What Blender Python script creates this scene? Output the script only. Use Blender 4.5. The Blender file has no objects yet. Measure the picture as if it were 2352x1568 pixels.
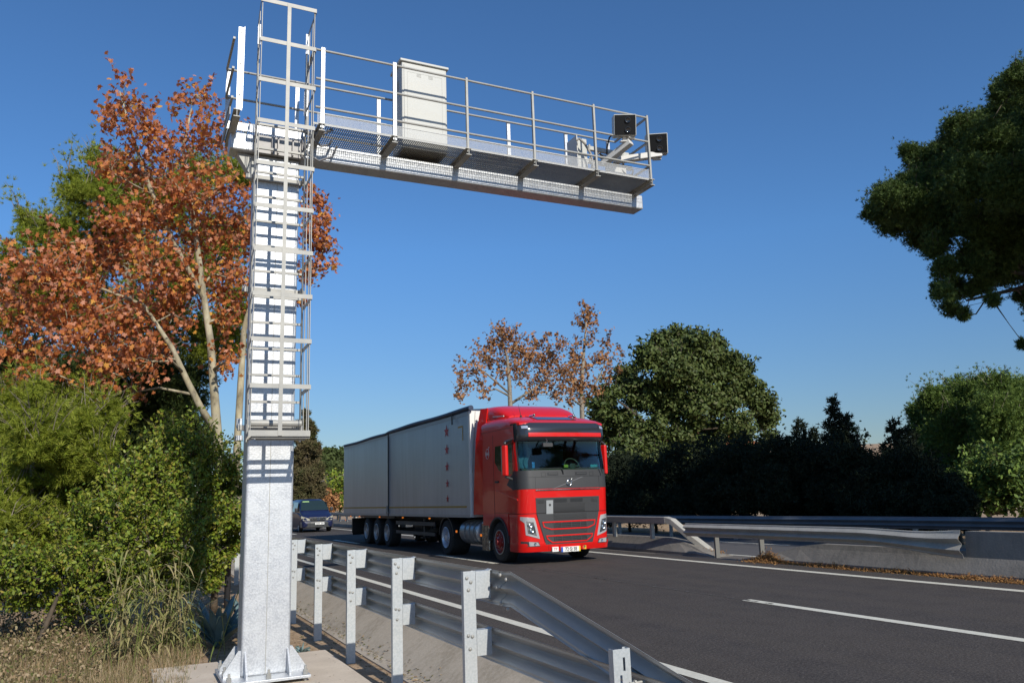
import bpy, bmesh, math, random
import numpy as np
from mathutils import Vector, Matrix
PI = math.pi
S = bpy.context.scene
COL = S.collection
# ------------------------------------------------------------------ camera
FPX, CX, CY, EYE = 1829.0, 1176.0, 784.0, 1.61          # focal length and centre of a 2352 px wide frame
_a = np.array([290 - CX, -(1170 - CY), -FPX]); _a /= np.linalg.norm(_a)      # +Y (along the road)
_b = np.array([3850.0, -228.0, -FPX]); _b = _b - _a * (_a @ _b); _b /= np.linalg.norm(_b)   # +X (across the road)
_c = np.cross(_b, _a)
RM = np.stack([_b, _a, _c], 1)
CAMP = np.array([0, 0, EYE])
cam = bpy.data.cameras.new('camera'); cam.sensor_width = 36; cam.lens = FPX / 2352 * 36
cam.clip_start = 0.1; cam.clip_end = 3000
camo = bpy.data.objects.new('camera', cam); COL.objects.link(camo)
m = Matrix([list(RM.T[i]) + [CAMP[i]] for i in range(3)] + [[0, 0, 0, 1]])
camo.matrix_world = m
S.camera = camo
# ------------------------------------------------------------------ light
SUN_EL, SUN_AZ = math.radians(31), math.radians(3.5)     # sun stands behind the camera, a little to the right
W = bpy.data.worlds.new('World'); S.world = W; W.use_nodes = True
nt = W.node_tree; bg = nt.nodes['Background']
sky = nt.nodes.new('ShaderNodeTexSky'); sky.sky_type = 'NISHITA'; sky.sun_disc = False
sky.sun_elevation = SUN_EL; sky.sun_rotation = PI - SUN_AZ
sky.altitude = 200; sky.air_density = 1.0; sky.dust_density = 0.3; sky.ozone_density = 3.5
_tc = nt.nodes.new('ShaderNodeTexCoord'); _sp = nt.nodes.new('ShaderNodeSeparateXYZ'); nt.links.new(_tc.outputs['Generated'], _sp.inputs[0])
_mr = nt.nodes.new('ShaderNodeMapRange'); _mr.inputs['From Min'].default_value = -.02; _mr.inputs['From Max'].default_value = .30; nt.links.new(_sp.outputs['Z'], _mr.inputs[0])
_mt = nt.nodes.new('ShaderNodeMix'); _mt.data_type = 'RGBA'; _mt.inputs[6].default_value = (.50, .49, .50, 1); _mt.inputs[7].default_value = (.57, .86, 1.10, 1); nt.links.new(_mr.outputs[0], _mt.inputs[0])
_mu = nt.nodes.new('ShaderNodeMix'); _mu.data_type = 'RGBA'; _mu.blend_type = 'MULTIPLY'; _mu.inputs[0].default_value = 1
nt.links.new(sky.outputs[0], _mu.inputs[6]); nt.links.new(_mt.outputs[2], _mu.inputs[7]); nt.links.new(_mu.outputs[2], bg.inputs[0]); bg.inputs[1].default_value = 0.12
sl = bpy.data.lights.new('sun', 'SUN'); sl.energy = 4.6; sl.angle = math.radians(0.5); sl.color = (1.0, 0.94, 0.84)
so = bpy.data.objects.new('sun', sl); COL.objects.link(so)
sd = Vector((-math.sin(SUN_AZ) * math.cos(SUN_EL), math.cos(SUN_AZ) * math.cos(SUN_EL), -math.sin(SUN_EL)))
so.rotation_euler = sd.to_track_quat('-Z', 'Y').to_euler(); so.location = (5, -20, 30)
S.view_settings.view_transform = 'Standard'; S.view_settings.look = 'None'
S.view_settings.exposure = 0.0; S.view_settings.gamma = 1.0
S.render.engine = 'CYCLES'
S.cycles.max_bounces = 8; S.cycles.transparent_max_bounces = 24

# ------------------------------------------------------------------ helpers
def ray(px, py): return RM.T @ np.array([px - CX, -(py - CY), -FPX])
def atZ(px, py, z): r = ray(px, py); return CAMP + r * (z - EYE) / r[2]
def atX(px, py, x): r = ray(px, py); return CAMP + r * x / r[0]
def atY(px, py, y): r = ray(px, py); return CAMP + r * y / r[1]
def depth(p): return -(RM @ (np.array(p) - CAMP))[2]

MATS = {}
def mat(name, base=(.5, .5, .5), rough=.5, metal=0., spec=.5, coat=0., noise=None, bump=None, rnd=None, trans=0., emis=None, alpha=1., attr=None, wave=None, sss=None):
    """noise=(scale, colour2, amount[,detail]) mixes a second colour; bump=(scale, strength, dist); rnd=[colours] picks a colour per leaf"""
    if name in MATS: return MATS[name]
    M = bpy.data.materials.new(name); M.use_nodes = True; MATS[name] = M
    t = M.node_tree; N = t.nodes; L = t.links; b = N['Principled BSDF']
    b.inputs['Base Color'].default_value = (*base, 1); b.inputs['Roughness'].default_value = rough
    b.inputs['Metallic'].default_value = metal; b.inputs['Specular IOR Level'].default_value = spec
    b.inputs['Coat Weight'].default_value = coat
    if coat: b.inputs['Coat Roughness'].default_value = .04
    if trans: b.inputs['Transmission Weight'].default_value = trans
    if emis: b.inputs['Emission Color'].default_value = (*emis[0], 1); b.inputs['Emission Strength'].default_value = emis[1]
    tc = N.new('ShaderNodeTexCoord'); co = tc.outputs['Object']
    cur = None
    if rnd:
        g = N.new('ShaderNodeNewGeometry'); r = N.new('ShaderNodeValToRGB'); L.new(g.outputs['Random Per Island'], r.inputs[0])
        r.color_ramp.interpolation = 'LINEAR'; e = r.color_ramp.elements
        while len(e) < len(rnd): e.new(0.5)
        for i, c in enumerate(rnd): e[i].position = i / (len(rnd) - 1); e[i].color = (*c, 1)
        cur = r.outputs[0]
    if noise:
        nz = noise if isinstance(noise, list) else [noise]
        for q in nz:
            n = N.new('ShaderNodeTexNoise'); n.inputs['Scale'].default_value = q[0]; n.inputs['Detail'].default_value = q[3] if len(q) > 3 else 6
            if len(q) > 4:
                mp = N.new('ShaderNodeMapping'); mp.inputs['Scale'].default_value = q[4]; L.new(co, mp.inputs[0]); L.new(mp.outputs[0], n.inputs['Vector'])
            else: L.new(co, n.inputs['Vector'])
            cr = N.new('ShaderNodeMapRange'); cr.inputs['From Min'].default_value = .38; cr.inputs['From Max'].default_value = .62
            cr.inputs['To Max'].default_value = q[2]; L.new(n.outputs[0], cr.inputs[0])
            mx = N.new('ShaderNodeMix'); mx.data_type = 'RGBA'; L.new(cr.outputs[0], mx.inputs[0])
            if cur: L.new(cur, mx.inputs[6])
            else: mx.inputs[6].default_value = (*base, 1)
            mx.inputs[7].default_value = (*q[1], 1); cur = mx.outputs[2]
    if cur: L.new(cur, b.inputs['Base Color'])
    if bump:
        if len(bump) > 3 and bump[3] == 'vor':
            n = N.new('ShaderNodeTexVoronoi'); n.inputs['Scale'].default_value = bump[0]
        else:
            n = N.new('ShaderNodeTexNoise'); n.inputs['Scale'].default_value = bump[0]; n.inputs['Detail'].default_value = 5
        L.new(co, n.inputs['Vector'])
        bp = N.new('ShaderNodeBump'); bp.inputs['Strength'].default_value = bump[1]; bp.inputs['Distance'].default_value = bump[2]
        L.new(n.outputs[0], bp.inputs['Height']); L.new(bp.outputs[0], b.inputs['Normal'])
    if wave:
        w = N.new('ShaderNodeTexWave'); w.bands_direction = wave[2]; w.inputs['Scale'].default_value = wave[0]; w.inputs['Distortion'].default_value = .6
        w.inputs['Detail'].default_value = 1; w.inputs['Detail Scale'].default_value = .4
        L.new(co, w.inputs['Vector']); bp = N.new('ShaderNodeBump'); bp.inputs['Strength'].default_value = wave[1]; bp.inputs['Distance'].default_value = .02
        L.new(w.outputs[0], bp.inputs['Height']); L.new(bp.outputs[0], b.inputs['Normal'])
    if sss:       # thin leaves let some light through
        tr = N.new('ShaderNodeBsdfTranslucent'); ms = N.new('ShaderNodeMixShader'); ms.inputs[0].default_value = sss
        if cur: L.new(cur, tr.inputs[0])
        else: tr.inputs[0].default_value = (*base, 1)
        L.new(b.outputs[0], ms.inputs[1]); L.new(tr.outputs[0], ms.inputs[2]); L.new(ms.outputs[0], N['Material Output'].inputs[0])
    return M

class MB:
    def __init__(s): s.v = []; s.f = []; s.mi = []; s.m = 0
    def add(s, vs, fs):
        o = len(s.v); s.v += [tuple(map(float, p)) for p in vs]
        s.f += [tuple(i + o for i in f) for f in fs]; s.mi += [s.m] * len(fs); return s
    def box(s, x0, x1, y0, y1, z0, z1):
        x0, x1 = sorted((x0, x1)); y0, y1 = sorted((y0, y1)); z0, z1 = sorted((z0, z1))
        return s.add([(x0, y0, z0), (x1, y0, z0), (x1, y1, z0), (x0, y1, z0), (x0, y0, z1), (x1, y0, z1), (x1, y1, z1), (x0, y1, z1)],
                     [(0, 3, 2, 1), (4, 5, 6, 7), (0, 1, 5, 4), (1, 2, 6, 5), (2, 3, 7, 6), (3, 0, 4, 7)])
    def bar(s, p, q, w, h, up=(0, 0, 1)):
        p = Vector(p); q = Vector(q); d = (q - p).normalized(); u = Vector(up)
        if abs(d.dot(u)) > .98: u = Vector((0, 1, 0))
        r = d.cross(u).normalized(); u = r.cross(d)
        c = [(-w / 2, -h / 2), (w / 2, -h / 2), (w / 2, h / 2), (-w / 2, h / 2)]
        vs = [p + r * a + u * b for a, b in c] + [q + r * a + u * b for a, b in c]
        return s.add(vs, [(3, 2, 1, 0), (4, 5, 6, 7), (0, 1, 5, 4), (1, 2, 6, 5), (2, 3, 7, 6), (3, 0, 4, 7)])
    def tube(s, pts, r, n=8, cap=True):
        pts = [Vector(p) for p in pts]; rs = r if isinstance(r, (list, tuple)) else [r] * len(pts)
        o = len(s.v); ring = []
        for i, p in enumerate(pts):
            d = (pts[min(i + 1, len(pts) - 1)] - pts[max(i - 1, 0)])
            if d.length < 1e-6: d = Vector((0, 0, 1))
            d.normalize(); u = Vector((0, 0, 1)) if abs(d.z) < .9 else Vector((1, 0, 0))
            a = d.cross(u).normalized(); b = a.cross(d)
            ring += [p + (a * math.cos(k * 2 * PI / n) + b * math.sin(k * 2 * PI / n)) * rs[i] for k in range(n)]
        fs = []
        for i in range(len(pts) - 1):
            for k in range(n):
                fs.append((i * n + k, (i + 1) * n + k, (i + 1) * n + (k + 1) % n, i * n + (k + 1) % n))
        if cap: fs.append(tuple(range(n))); fs.append(tuple(reversed(range((len(pts) - 1) * n, len(pts) * n))))
        return s.add(ring, fs)
    def prism(s, poly, axis, a, b):
        """poly: 2-D points; axis 'x','y','z' is the extrusion axis from a to b"""
        def P(u, v, w): return (w, u, v) if axis == 'x' else ((u, w, v) if axis == 'y' else (u, v, w))
        n = len(poly); vs = [P(u, v, a) for u, v in poly] + [P(u, v, b) for u, v in poly]
        fs = [tuple(range(n)), tuple(reversed(range(n, 2 * n)))] + [(i, i + n, (i + 1) % n + n, (i + 1) % n) for i in range(n)]
        return s.add(vs, fs)
    def loft(s, rings, caps=True, closed=True):
        n = len(rings[0]); vs = [p for r in rings for p in r]; fs = []
        for i in range(len(rings) - 1):
            for k in range(n if closed else n - 1):
                fs.append((i * n + k, i * n + (k + 1) % n, (i + 1) * n + (k + 1) % n, (i + 1) * n + k))
        if caps: fs.append(tuple(reversed(range(n)))); fs.append(tuple(range((len(rings) - 1) * n, len(rings) * n)))
        return s.add(vs, fs)
    def lathe(s, prof, c, axis='x', n=32, sgn=1):
        """prof: (radius, offset) pairs turned about an axis through c"""
        rings = []
        for r, o in prof:
            R = []
            for k in range(n):
                t = k * 2 * PI / n; u = r * math.cos(t); v = r * math.sin(t)
                R.append((c[0] + o * sgn, c[1] + u, c[2] + v) if axis == 'x' else ((c[0] + u, c[1] + o * sgn, c[2] + v) if axis == 'y' else (c[0] + u, c[1] + v, c[2] + o * sgn)))
            rings.append(R)
        return s.loft(rings, caps=False)
    def build(s, name, mt, parent=None, bevel=0, smooth=False, org=None, seg=2):
        me = bpy.data.meshes.new(name)
        if org is not None and parent is None: o0 = org
        else:
            rt = parent
            while rt is not None and rt.parent is not None: rt = rt.parent
            o0 = rt.get('_org', (0, 0, 0)) if rt is not None else (0, 0, 0)
        me.from_pydata([(x - o0[0], y - o0[1], z - o0[2]) for x, y, z in s.v], [], s.f)
        for mm in (mt if isinstance(mt, list) else [mt]): me.materials.append(mm)
        if isinstance(mt, list): me.polygons.foreach_set('material_index', s.mi)
        bm = bmesh.new(); bm.from_mesh(me); bmesh.ops.recalc_face_normals(bm, faces=bm.faces); bm.to_mesh(me); bm.free()
        o = bpy.data.objects.new(name, me); COL.objects.link(o)
        if parent is not None: o.parent = parent
        if org is not None and parent is None: o.location = org
        if smooth: me.polygons.foreach_set('use_smooth', [True] * len(me.polygons))
        if bevel:
            b = o.modifiers.new('bevel', 'BEVEL'); b.width = bevel; b.segments = seg; b.limit_method = 'ANGLE'; b.angle_limit = math.radians(40); b.harden_normals = False
        if smooth == 'angle':
            e = o.modifiers.new('split', 'EDGE_SPLIT'); e.split_angle = math.radians(35)
        return o
def empty(name, loc, label, cat, group=None):
    o = bpy.data.objects.new(name, None); COL.objects.link(o); o.location = loc; o['_org'] = tuple(loc); o.empty_display_size = .2
    return tag(o, label, cat, group)
def tag(o, label=None, cat=None, group=None, kind=None):
    if label: o['label'] = label
    if cat: o['category'] = cat
    if group: o['group'] = group
    if kind: o['kind'] = kind
    return o
def copy_tree(o, parent=None, d=(0, 0, 0)):
    c = o.copy(); COL.objects.link(c); c.parent = parent
    if parent is None: c.location = Vector(o.location) + Vector(d)
    for ch in list(o.children): copy_tree(ch, c)
    return c
def text_part(name, body, size, mt, parent, loc, rot, extrude=.002, sx=1, bold=0):
    cu = bpy.data.curves.new(name, 'FONT'); cu.body = body; cu.size = size; cu.extrude = extrude; cu.align_x = 'CENTER'; cu.align_y = 'CENTER'; cu.offset = bold
    t = bpy.data.objects.new(name + '_tmp', cu); COL.objects.link(t)
    bpy.context.view_layer.update()
    me = bpy.data.meshes.new_from_object(t.evaluated_get(bpy.context.evaluated_depsgraph_get()))
    COL.objects.unlink(t); bpy.data.objects.remove(t)
    R = Matrix.Translation(Vector(loc)) @ rot @ Matrix.Diagonal((sx, 1, 1, 1))
    og = parent
    while og.parent is not None: og = og.parent
    me.transform(Matrix.Translation(-Vector(og.get('_org', (0, 0, 0)))) @ R)
    me.materials.clear(); me.materials.append(mt)
    o = bpy.data.objects.new(name, me); COL.objects.link(o); o.parent = parent; return o
ROTF = Matrix.Rotation(PI / 2, 4, 'X')        # lettering that faces -Y
rng = np.random.default_rng(7)

# ------------------------------------------------------------------ materials
galv = mat('galvanised', (.50, .52, .54), .46, .5, noise=[(7, (.40, .42, .45), .8), (45, (.62, .64, .66), .6, 2)], bump=(48, .24, .01))
galvd = mat('galvanised_dull', (.38, .375, .345), .6, .25, noise=[(5, (.30, .30, .285), .6)], bump=(30, .12, .01))
galvr = mat('galvanised_rail', (.44, .445, .42), .44, .42, noise=[(.8, (.34, .345, .33), .6), (22, (.36, .37, .37), .3)])
galvo = mat('galvanised_old', (.40, .385, .34), .6, .08, noise=[(3, (.30, .285, .25), .7), (25, (.46, .44, .39), .4)], bump=(20, .1, .01))
postw = mat('post_zinc', (.42, .45, .46), .5, .25, noise=[(6, (.42, .45, .46), .6), (50, (.60, .61, .61), .4)], bump=(30, .1, .01))
black = mat('black_rubber', (.018, .018, .018), .75)
tread = mat('tyre', (.022, .021, .02), .85, noise=(30, (.05, .047, .042), .5))
blackp = mat('black_plastic', (.02, .021, .023), .45)
gloss = mat('black_gloss', (.008, .009, .011), .08, coat=.6)
greyp = mat('grey_plastic', (.042, .043, .045), .5, bump=(180, .1, .002))
visorm = mat('dark_visor', (.028, .031, .038), .16, coat=.5)
red = mat('red_paint', (.62, .008, .006), .36, coat=.55, spec=.4)
chrome = mat('chrome', (.8, .82, .84), .12, 1.)
lamp = mat('lamp_glass', (.75, .76, .78), .12, .6, coat=.8)
white = mat('white_paint', (.62, .61, .58), .5)
lens = mat('dark_lens', (.01, .01, .012), .05, coat=1)
orange = mat('amber', (.9, .22, .02), .3, emis=((1, .25, .02), .6))
asph = mat('asphalt', (.080, .067, .055), .9, spec=.2, noise=[(.8, (.047, .041, .039), 1.0, 6, (2.6, .08, 1)), (2.5, (.094, .080, .070), .6, 6), (30, (.150, .130, .115), .6, 3), (55, (.028, .025, .024), .7, 2)], bump=(70, .6, .01))
asph2 = mat('asphalt_old', (.085, .08, .077), .88, noise=[(1.0, (.065, .06, .058), .8, 5, (3, .15, 1)), (150, (.13, .12, .115), .6, 3)], bump=(200, .3, .004))
paint = mat('road_paint', (.80, .77, .64), .6, noise=[(60, (.62, .59, .48), .5), (7, (.68, .64, .52), .8), (26, (.42, .39, .34), .22, 8)])
conc = mat('concrete', (.47, .405, .32), .85, noise=[(1.4, (.32, .27, .205), .8, 8), (14, (.55, .48, .39), .5), (60, (.2, .17, .13), .25)], bump=(30, .3, .01))
pad_m = mat('concrete_pad', (.68, .58, .46), .8, noise=[(2.2, (.57, .48, .375), .8, 8), (40, (.44, .37, .28), .25)], bump=(50, .2, .005))
barr = mat('concrete_barrier', (.235, .215, .185), .9, noise=[(1.5, (.15, .138, .12), .8, 8), (10, (.29, .26, .22), .5, 4, (1, 1, .15)), (50, (.15, .14, .12), .3)], bump=(26, .45, .012))
dirt = mat('dirt', (.30, .20, .125), .95, noise=[(.7, (.20, .15, .09), .8, 8), (6, (.42, .31, .21), .7, 8), (45, (.12, .085, .05), .5, 6)], bump=(9, .8, .06))
bark = mat('plane_bark', (.46, .41, .29), .9, noise=[(5, (.15, .125, .085), 1.0, 3, (1, 1, .5)), (11, (.36, .31, .19), .7, 3, (1, 1, .6))], bump=(14, .3, .02))
barkd = mat('dark_bark', (.10, .075, .05), .9, noise=(8, (.05, .04, .03), .7), bump=(14, .6, .03))
barkp = mat('grey_bark', (.30, .26, .20), .9, noise=(8, (.16, .13, .1), .8), bump=(14, .5, .02))
L_or = mat('autumn_leaf', rnd=[(.26, .075, .03), (.46, .14, .04), (.58, .20, .055), (.38, .13, .06), (.62, .30, .19), (.50, .17, .07), (.68, .36, .06)], rough=.7, spec=.25, sss=.3)
L_or2 = mat('autumn_leaf_pale', rnd=[(.22, .10, .04), (.40, .19, .08), (.34, .16, .07), (.50, .27, .11)], rough=.7, spec=.2, sss=.2)
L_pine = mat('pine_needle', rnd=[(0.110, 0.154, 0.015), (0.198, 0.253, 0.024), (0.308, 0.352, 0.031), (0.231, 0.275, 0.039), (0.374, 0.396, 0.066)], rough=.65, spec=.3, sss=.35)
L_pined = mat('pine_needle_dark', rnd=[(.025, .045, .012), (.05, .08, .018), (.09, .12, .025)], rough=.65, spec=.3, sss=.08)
L_stone = mat('stone_pine_needle', rnd=[(0.046, 0.085, 0.018), (0.085, 0.143, 0.029), (0.143, 0.221, 0.039), (0.195, 0.260, 0.052)], rough=.65, spec=.3, sss=.1)
L_stoned = mat('stone_pine_dark', rnd=[(.028, .052, .012), (.05, .088, .018), (.085, .135, .026), (.12, .165, .035)], rough=.65, spec=.3, sss=.1)
L_oak = mat('oak_leaf', rnd=[(0.039, 0.059, 0.015), (0.069, 0.098, 0.022), (0.104, 0.137, 0.033), (0.087, 0.093, 0.028)], rough=.6, spec=.3, sss=.1)
L_bush = mat('bush_leaf', rnd=[(0.058, 0.106, 0.014), (0.125, 0.191, 0.019), (0.203, 0.266, 0.023), (0.271, 0.287, 0.038), (0.116, 0.181, 0.019), (0.348, 0.276, 0.057)], rough=.5, spec=.35, sss=.2)
L_hedge = mat('shaded_conifer', rnd=[(.012, .018, .010), (.020, .030, .014), (.035, .045, .022)], rough=.75, spec=.2)  # near-black leaf colours carry the shade over the roadside row
L_cyp = mat('cypress_leaf', rnd=[(.045, .06, .018), (.08, .085, .03), (.10, .08, .04), (.06, .08, .02)], rough=.75, spec=.2, noise=(.9, (.15, .11, .06), .7))
L_dry = mat('dry_leaf', rnd=[(.20, .13, .07), (.36, .26, .15), (.44, .34, .22), (.17, .17, .06), (.13, .09, .05), (.12, .15, .04)], rough=.8, spec=.2, sss=.15)
L_reed = mat('reed_leaf', rnd=[(.13, .17, .04), (.22, .24, .07), (.34, .30, .13), (.40, .33, .17), (.10, .15, .035)], rough=.6, spec=.3, sss=.2)
L_agave = mat('agave_leaf', (.12, .19, .19), .5, noise=(3, (.09, .14, .13), .7))
L_far = mat('far_leaf', rnd=[(.05, .075, .022), (.085, .11, .035), (.06, .08, .03)], rough=.8, spec=.15)
field = mat('dry_field', (.42, .30, .17), .95, noise=[(.03, (.30, .24, .12), .7), (.4, (.36, .26, .15), .6)])

# ------------------------------------------------------------------ ground, roads
def smooth(t): t = max(0., min(1., t)); return t * t * (3 - 2 * t)
def gh(x, y):
    r = math.hypot(x, y)
    if x < 3.3:
        near = smooth((5.5 - math.hypot(x, y)) / 3)
        z = -.62 * (1 - near) + .0 * near
        z += .05 * math.sin(x * 2.1 + y * .7) * math.sin(y * 1.3 - x) * smooth((2.2 - x) / 2) + .22 * smooth((1.0 - x) / 3) * smooth((y - 13) / 6)
    elif x < 3.4: z = -.75
    elif x < 4.2: z = -.9
    elif x < 4.25: z = -.3
    elif x < 19.6: z = -.12
    else: z = -.12
    # rising farmland beyond
    d = x - 19.6 if x > 19.6 else (3 - x if x < 3 else 0)
    hgt = 11 * smooth((r - 90) / 130) * smooth(d / 40) + 6 * smooth((r - 240) / 300) * smooth(d / 60)
    return z + hgt * (1 + .15 * math.sin(x * .02 + 1) * math.cos(y * .017))
xs = sorted(set([-900, -600, -400, -280, -200, -150, -110, -80, -60, -45, -34, -26, -20, -16, -13] + [i * .5 for i in range(-24, 7)] + [3.29, 3.31, 3.39, 3.42, 4.19, 4.22, 19.0, 19.6, 22, 26, 30, 36, 44, 55, 70, 90, 115, 145, 180, 220, 270, 340, 450, 650, 900]))
ys = sorted(set([-300, -120, -60, -30, -15] + [i * .8 for i in range(-10, 40)] + [34, 40, 50, 60, 75, 90, 110, 130, 150, 175, 200, 230, 260, 300, 350, 420, 520, 700, 1000, 1500]))
g = MB(); nx = len(xs)
g.add([(x, y, gh(x, y)) for y in ys for x in xs], [(j * nx + i, j * nx + i + 1, (j + 1) * nx + i + 1, (j + 1) * nx + i) for j in range(len(ys) - 1) for i in range(nx - 1)])
gm = mat('ground_mix', (.42, .27, .155), .95, noise=[(.7, (.30, .19, .105), .8, 8), (6, (.60, .44, .29), .6, 8), (45, (.12, .085, .05), .5, 6), (.02, (.42, .31, .17), .6, 3)], bump=(9, .8, .05))
tag(g.build('ground', gm, smooth=True), kind='structure')
Y0, Y1 = -60, 900
r = MB(); r.add([(4.22, Y0, 0), (12.75, Y0, 0), (12.75, Y1, 0), (4.22, Y1, 0), (4.22, Y0, -.2), (4.22, Y1, -.2)], [(0, 1, 2, 3), (0, 3, 5, 4)])
tag(r.build('road', asph), kind='structure')
r = MB(); r.add([(13.7, Y0, 0), (19.0, Y0, 0), (19.0, Y1, 0), (13.7, Y1, 0)], [(0, 1, 2, 3)])
tag(r.build('opposite_road', asph2), kind='structure')
r = MB(); r.add([(12.75, Y0, 0.001), (13.7, Y0, 0.001), (13.7, Y1, 0.001), (12.75, Y1, 0.001)], [(0, 1, 2, 3)])
tag(r.build('median_strip', mat('median', (.13, .115, .10), .9, noise=[(3, (.09, .08, .07), .8), (40, (.18, .15, .12), .4)], bump=(60, .3, .01))), kind='structure')
# concrete gutter that climbs to the hard shoulder
r = MB(); yy = [Y0 + i * 4 for i in range(241)]
prof = [(3.26, -.70), (3.27, -.60), (3.42, -.585), (4.12, -.10), (4.2, -.02), (4.3, -.012)]
r.loft([[(x + (.015 * math.sin(y * .9) if x < 3.3 else 0), y, z) for x, z in prof] for y in yy], caps=False, closed=False)
tag(r.build('concrete_gutter', conc), kind='structure')
def strip(x0, x1, y0, y1, name='road_marking', z=.005):
    k = MB(); k.box(x0, x1, y0, y1, z - .004 + .0005, z); return tag(k.build(name, paint), kind='structure')
k = MB(); k.add([(4.56, Y0, .005), (4.72, Y0, .005), (4.72, Y1, .005), (4.56, Y1, .005)], [(0, 1, 2, 3)]); tag(k.build('edge_line', paint), kind='structure')
k = MB(); k.add([(11.89, Y0, .005), (12.09, Y0, .005), (12.09, Y1, .005), (11.89, Y1, .005)], [(0, 1, 2, 3)]); tag(k.build('edge_line', paint), kind='structure')
k = MB(); k.add([(13.74, Y0, .005), (13.87, Y0, .005), (13.87, Y1, .005), (13.74, Y1, .005)], [(0, 1, 2, 3)]); tag(k.build('edge_line', paint), kind='structure')
k = MB()
for i in range(-4, 30):
    a = 5.45 + i * 13.2
    k.add([(8.27, a, .005), (8.44, a, .005), (8.44, a + 4.2, .005), (8.27, a + 4.2, .005)], [(0, 1, 2, 3)])
for i in range(-2, 20):
    a = 17.7 + i * 13.2
    k.add([(17.0, a, .005), (17.12, a, .005), (17.12, a + 3.4, .005), (17.0, a + 3.4, .005)], [(0, 1, 2, 3)])
tag(k.build('lane_marking', paint), kind='structure')
k = MB()     # sealed joint between the lanes with traces of old paint
k.add([(8.335, -20, .004), (8.351, -20, .004), (8.351, 120, .004), (8.335, 120, .004)], [(0, 1, 2, 3)])
for i in range(60):
    a = float(rng.uniform(9, 24)); k.add([(8.31, a, .0065), (8.36, a, .0065), (8.36, a + float(rng.uniform(.02, .16)), .0065), (8.31, a + .05, .0065)], [(0, 1, 2, 3)])
tag(k.build('road_joint', mat('joint', (.13, .12, .11), .8, noise=(20, (.07, .065, .06), .9))), kind='structure')

# ------------------------------------------------------------------ gantry
G = empty('cantilever_gantry', (1.67, 11.1, -.53), 'tall galvanised steel gantry with caged ladder and walkway reaching over the motorway', 'gantry')
def part(mb, name, mt, parent=None, **k): return mb.build(name, mt, parent if parent is not None else G, **k)
CF = 10.85                                             # front face of the column
b = MB(); b.box(1.375, 1.97, CF, 11.27, -.46, 6.405); c = part(b, 'column', galv, bevel=.03, seg=3)
b = MB(); b.box(1.665, 1.673, CF - .003, CF + .01, -.45, 6.38); part(b, 'weld_seam', galvd, c)
b = MB(); b.box(1.15, 2.17, 10.52, 11.62, -.49, -.457); bp = part(b, 'base_plate', galv, bevel=.004)
for (x0, x1, y0, y1) in ((1.15, 1.375, CF + .03, CF + .055), (1.97, 2.17, CF + .03, CF + .055), (1.15, 1.375, 11.28, 11.305), (1.97, 2.17, 11.28, 11.305)):
    s_ = -1 if x0 < 1.5 else 1; xa = 1.375 if s_ < 0 else 1.97
    b = MB(); b.prism([(xa, -.457), (xa + s_ * .2, -.457), (xa + s_ * .2, -.40), (xa + s_ * .03, -.15), (xa, -.15)], 'y', y0, y1); part(b, 'gusset', galv)
for xa in (1.41, 1.925):
    b = MB(); b.prism([(CF, -.457), (CF - .22, -.457), (CF - .22, -.42), (CF - .03, -.17), (CF, -.17)], 'x', xa, xa + .022); part(b, 'gusset', galv)
for (bx, by) in ((1.21, 10.58), (1.67, 10.58), (2.11, 10.58), (1.21, 11.05), (2.11, 11.1), (1.21, 11.56), (1.67, 11.56), (2.11, 11.56)):
    b = MB(); b.tube([(bx, by, -.53), (bx, by, -.35)], .016, 10); b.tube([(bx, by, -.456), (bx, by, -.42)], .033, 6); b.tube([(bx, by, -.419), (bx, by, -.395)], .031, 6); b.tube([(bx, by, -.51), (bx, by, -.491)], .032, 6); part(b, 'anchor_bolt', galvd)
# beam
b = MB(); b.box(1.02, 7.82, 10.8, 11.1, 6.42, 6.672); be = part(b, 'beam', galv, bevel=.022, seg=3)
b = MB(); b.box(2.0, 7.80, 10.797, 10.81, 6.536, 6.540); b.box(2.0, 7.8, 10.797, 10.81, 6.60, 6.603); part(b, 'weld_seam', galvd, be)
b = MB(); b.prism([(1.374, 6.40), (1.374, 6.05), (1.30, 6.12), (1.12, 6.418)], 'y', 10.9, 11.06); b.box(1.34, 1.995, 10.80, 11.30, 6.408, 6.419); part(b, 'haunch', galvd)
b = MB(); b.box(1.33, 2.02, 10.76, 10.796, 6.40, 6.66)
for xx in (1.36, 1.56, 1.64, 1.84, 1.97): b.box(xx, xx + .018, 10.70, 10.76, 6.40, 6.64)
part(b, 'joint_plate', mat('zinc_shade', (.36, .35, .34), .6, .3, noise=(8, (.28, .27, .26), .6)))
# brackets carrying the walkway
BX = [1.04, 2.08, 3.12, 4.2, 5.28, 6.36, 7.44]; 
def ibeam(x, y0, y1, z0, z1, w=.085):
    b = MB(); b.box(x - w / 2, x + w / 2, y0, y1, z1 - .012, z1); b.box(x - w / 2, x + w / 2, y0, y1, z0, z0 + .012); b.box(x - .004, x + .004, y0 + .002, y1 - .002, z0 + .012, z1 - .012); return b
BXS = [1.04] + [float(atY(px, py, 10.25)[0]) for px, py in ((740, 300), (908, 322), (1078, 342), (1232, 368), (1375, 395), (1500, 418))]
for x in BXS: part(ibeam(x, 10.26, 10.797, 6.635, 6.745), 'walkway_bracket', galvd); part(ibeam(x, 10.80, 11.36, 6.676, 6.745), 'walkway_bracket', galvd)
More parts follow.
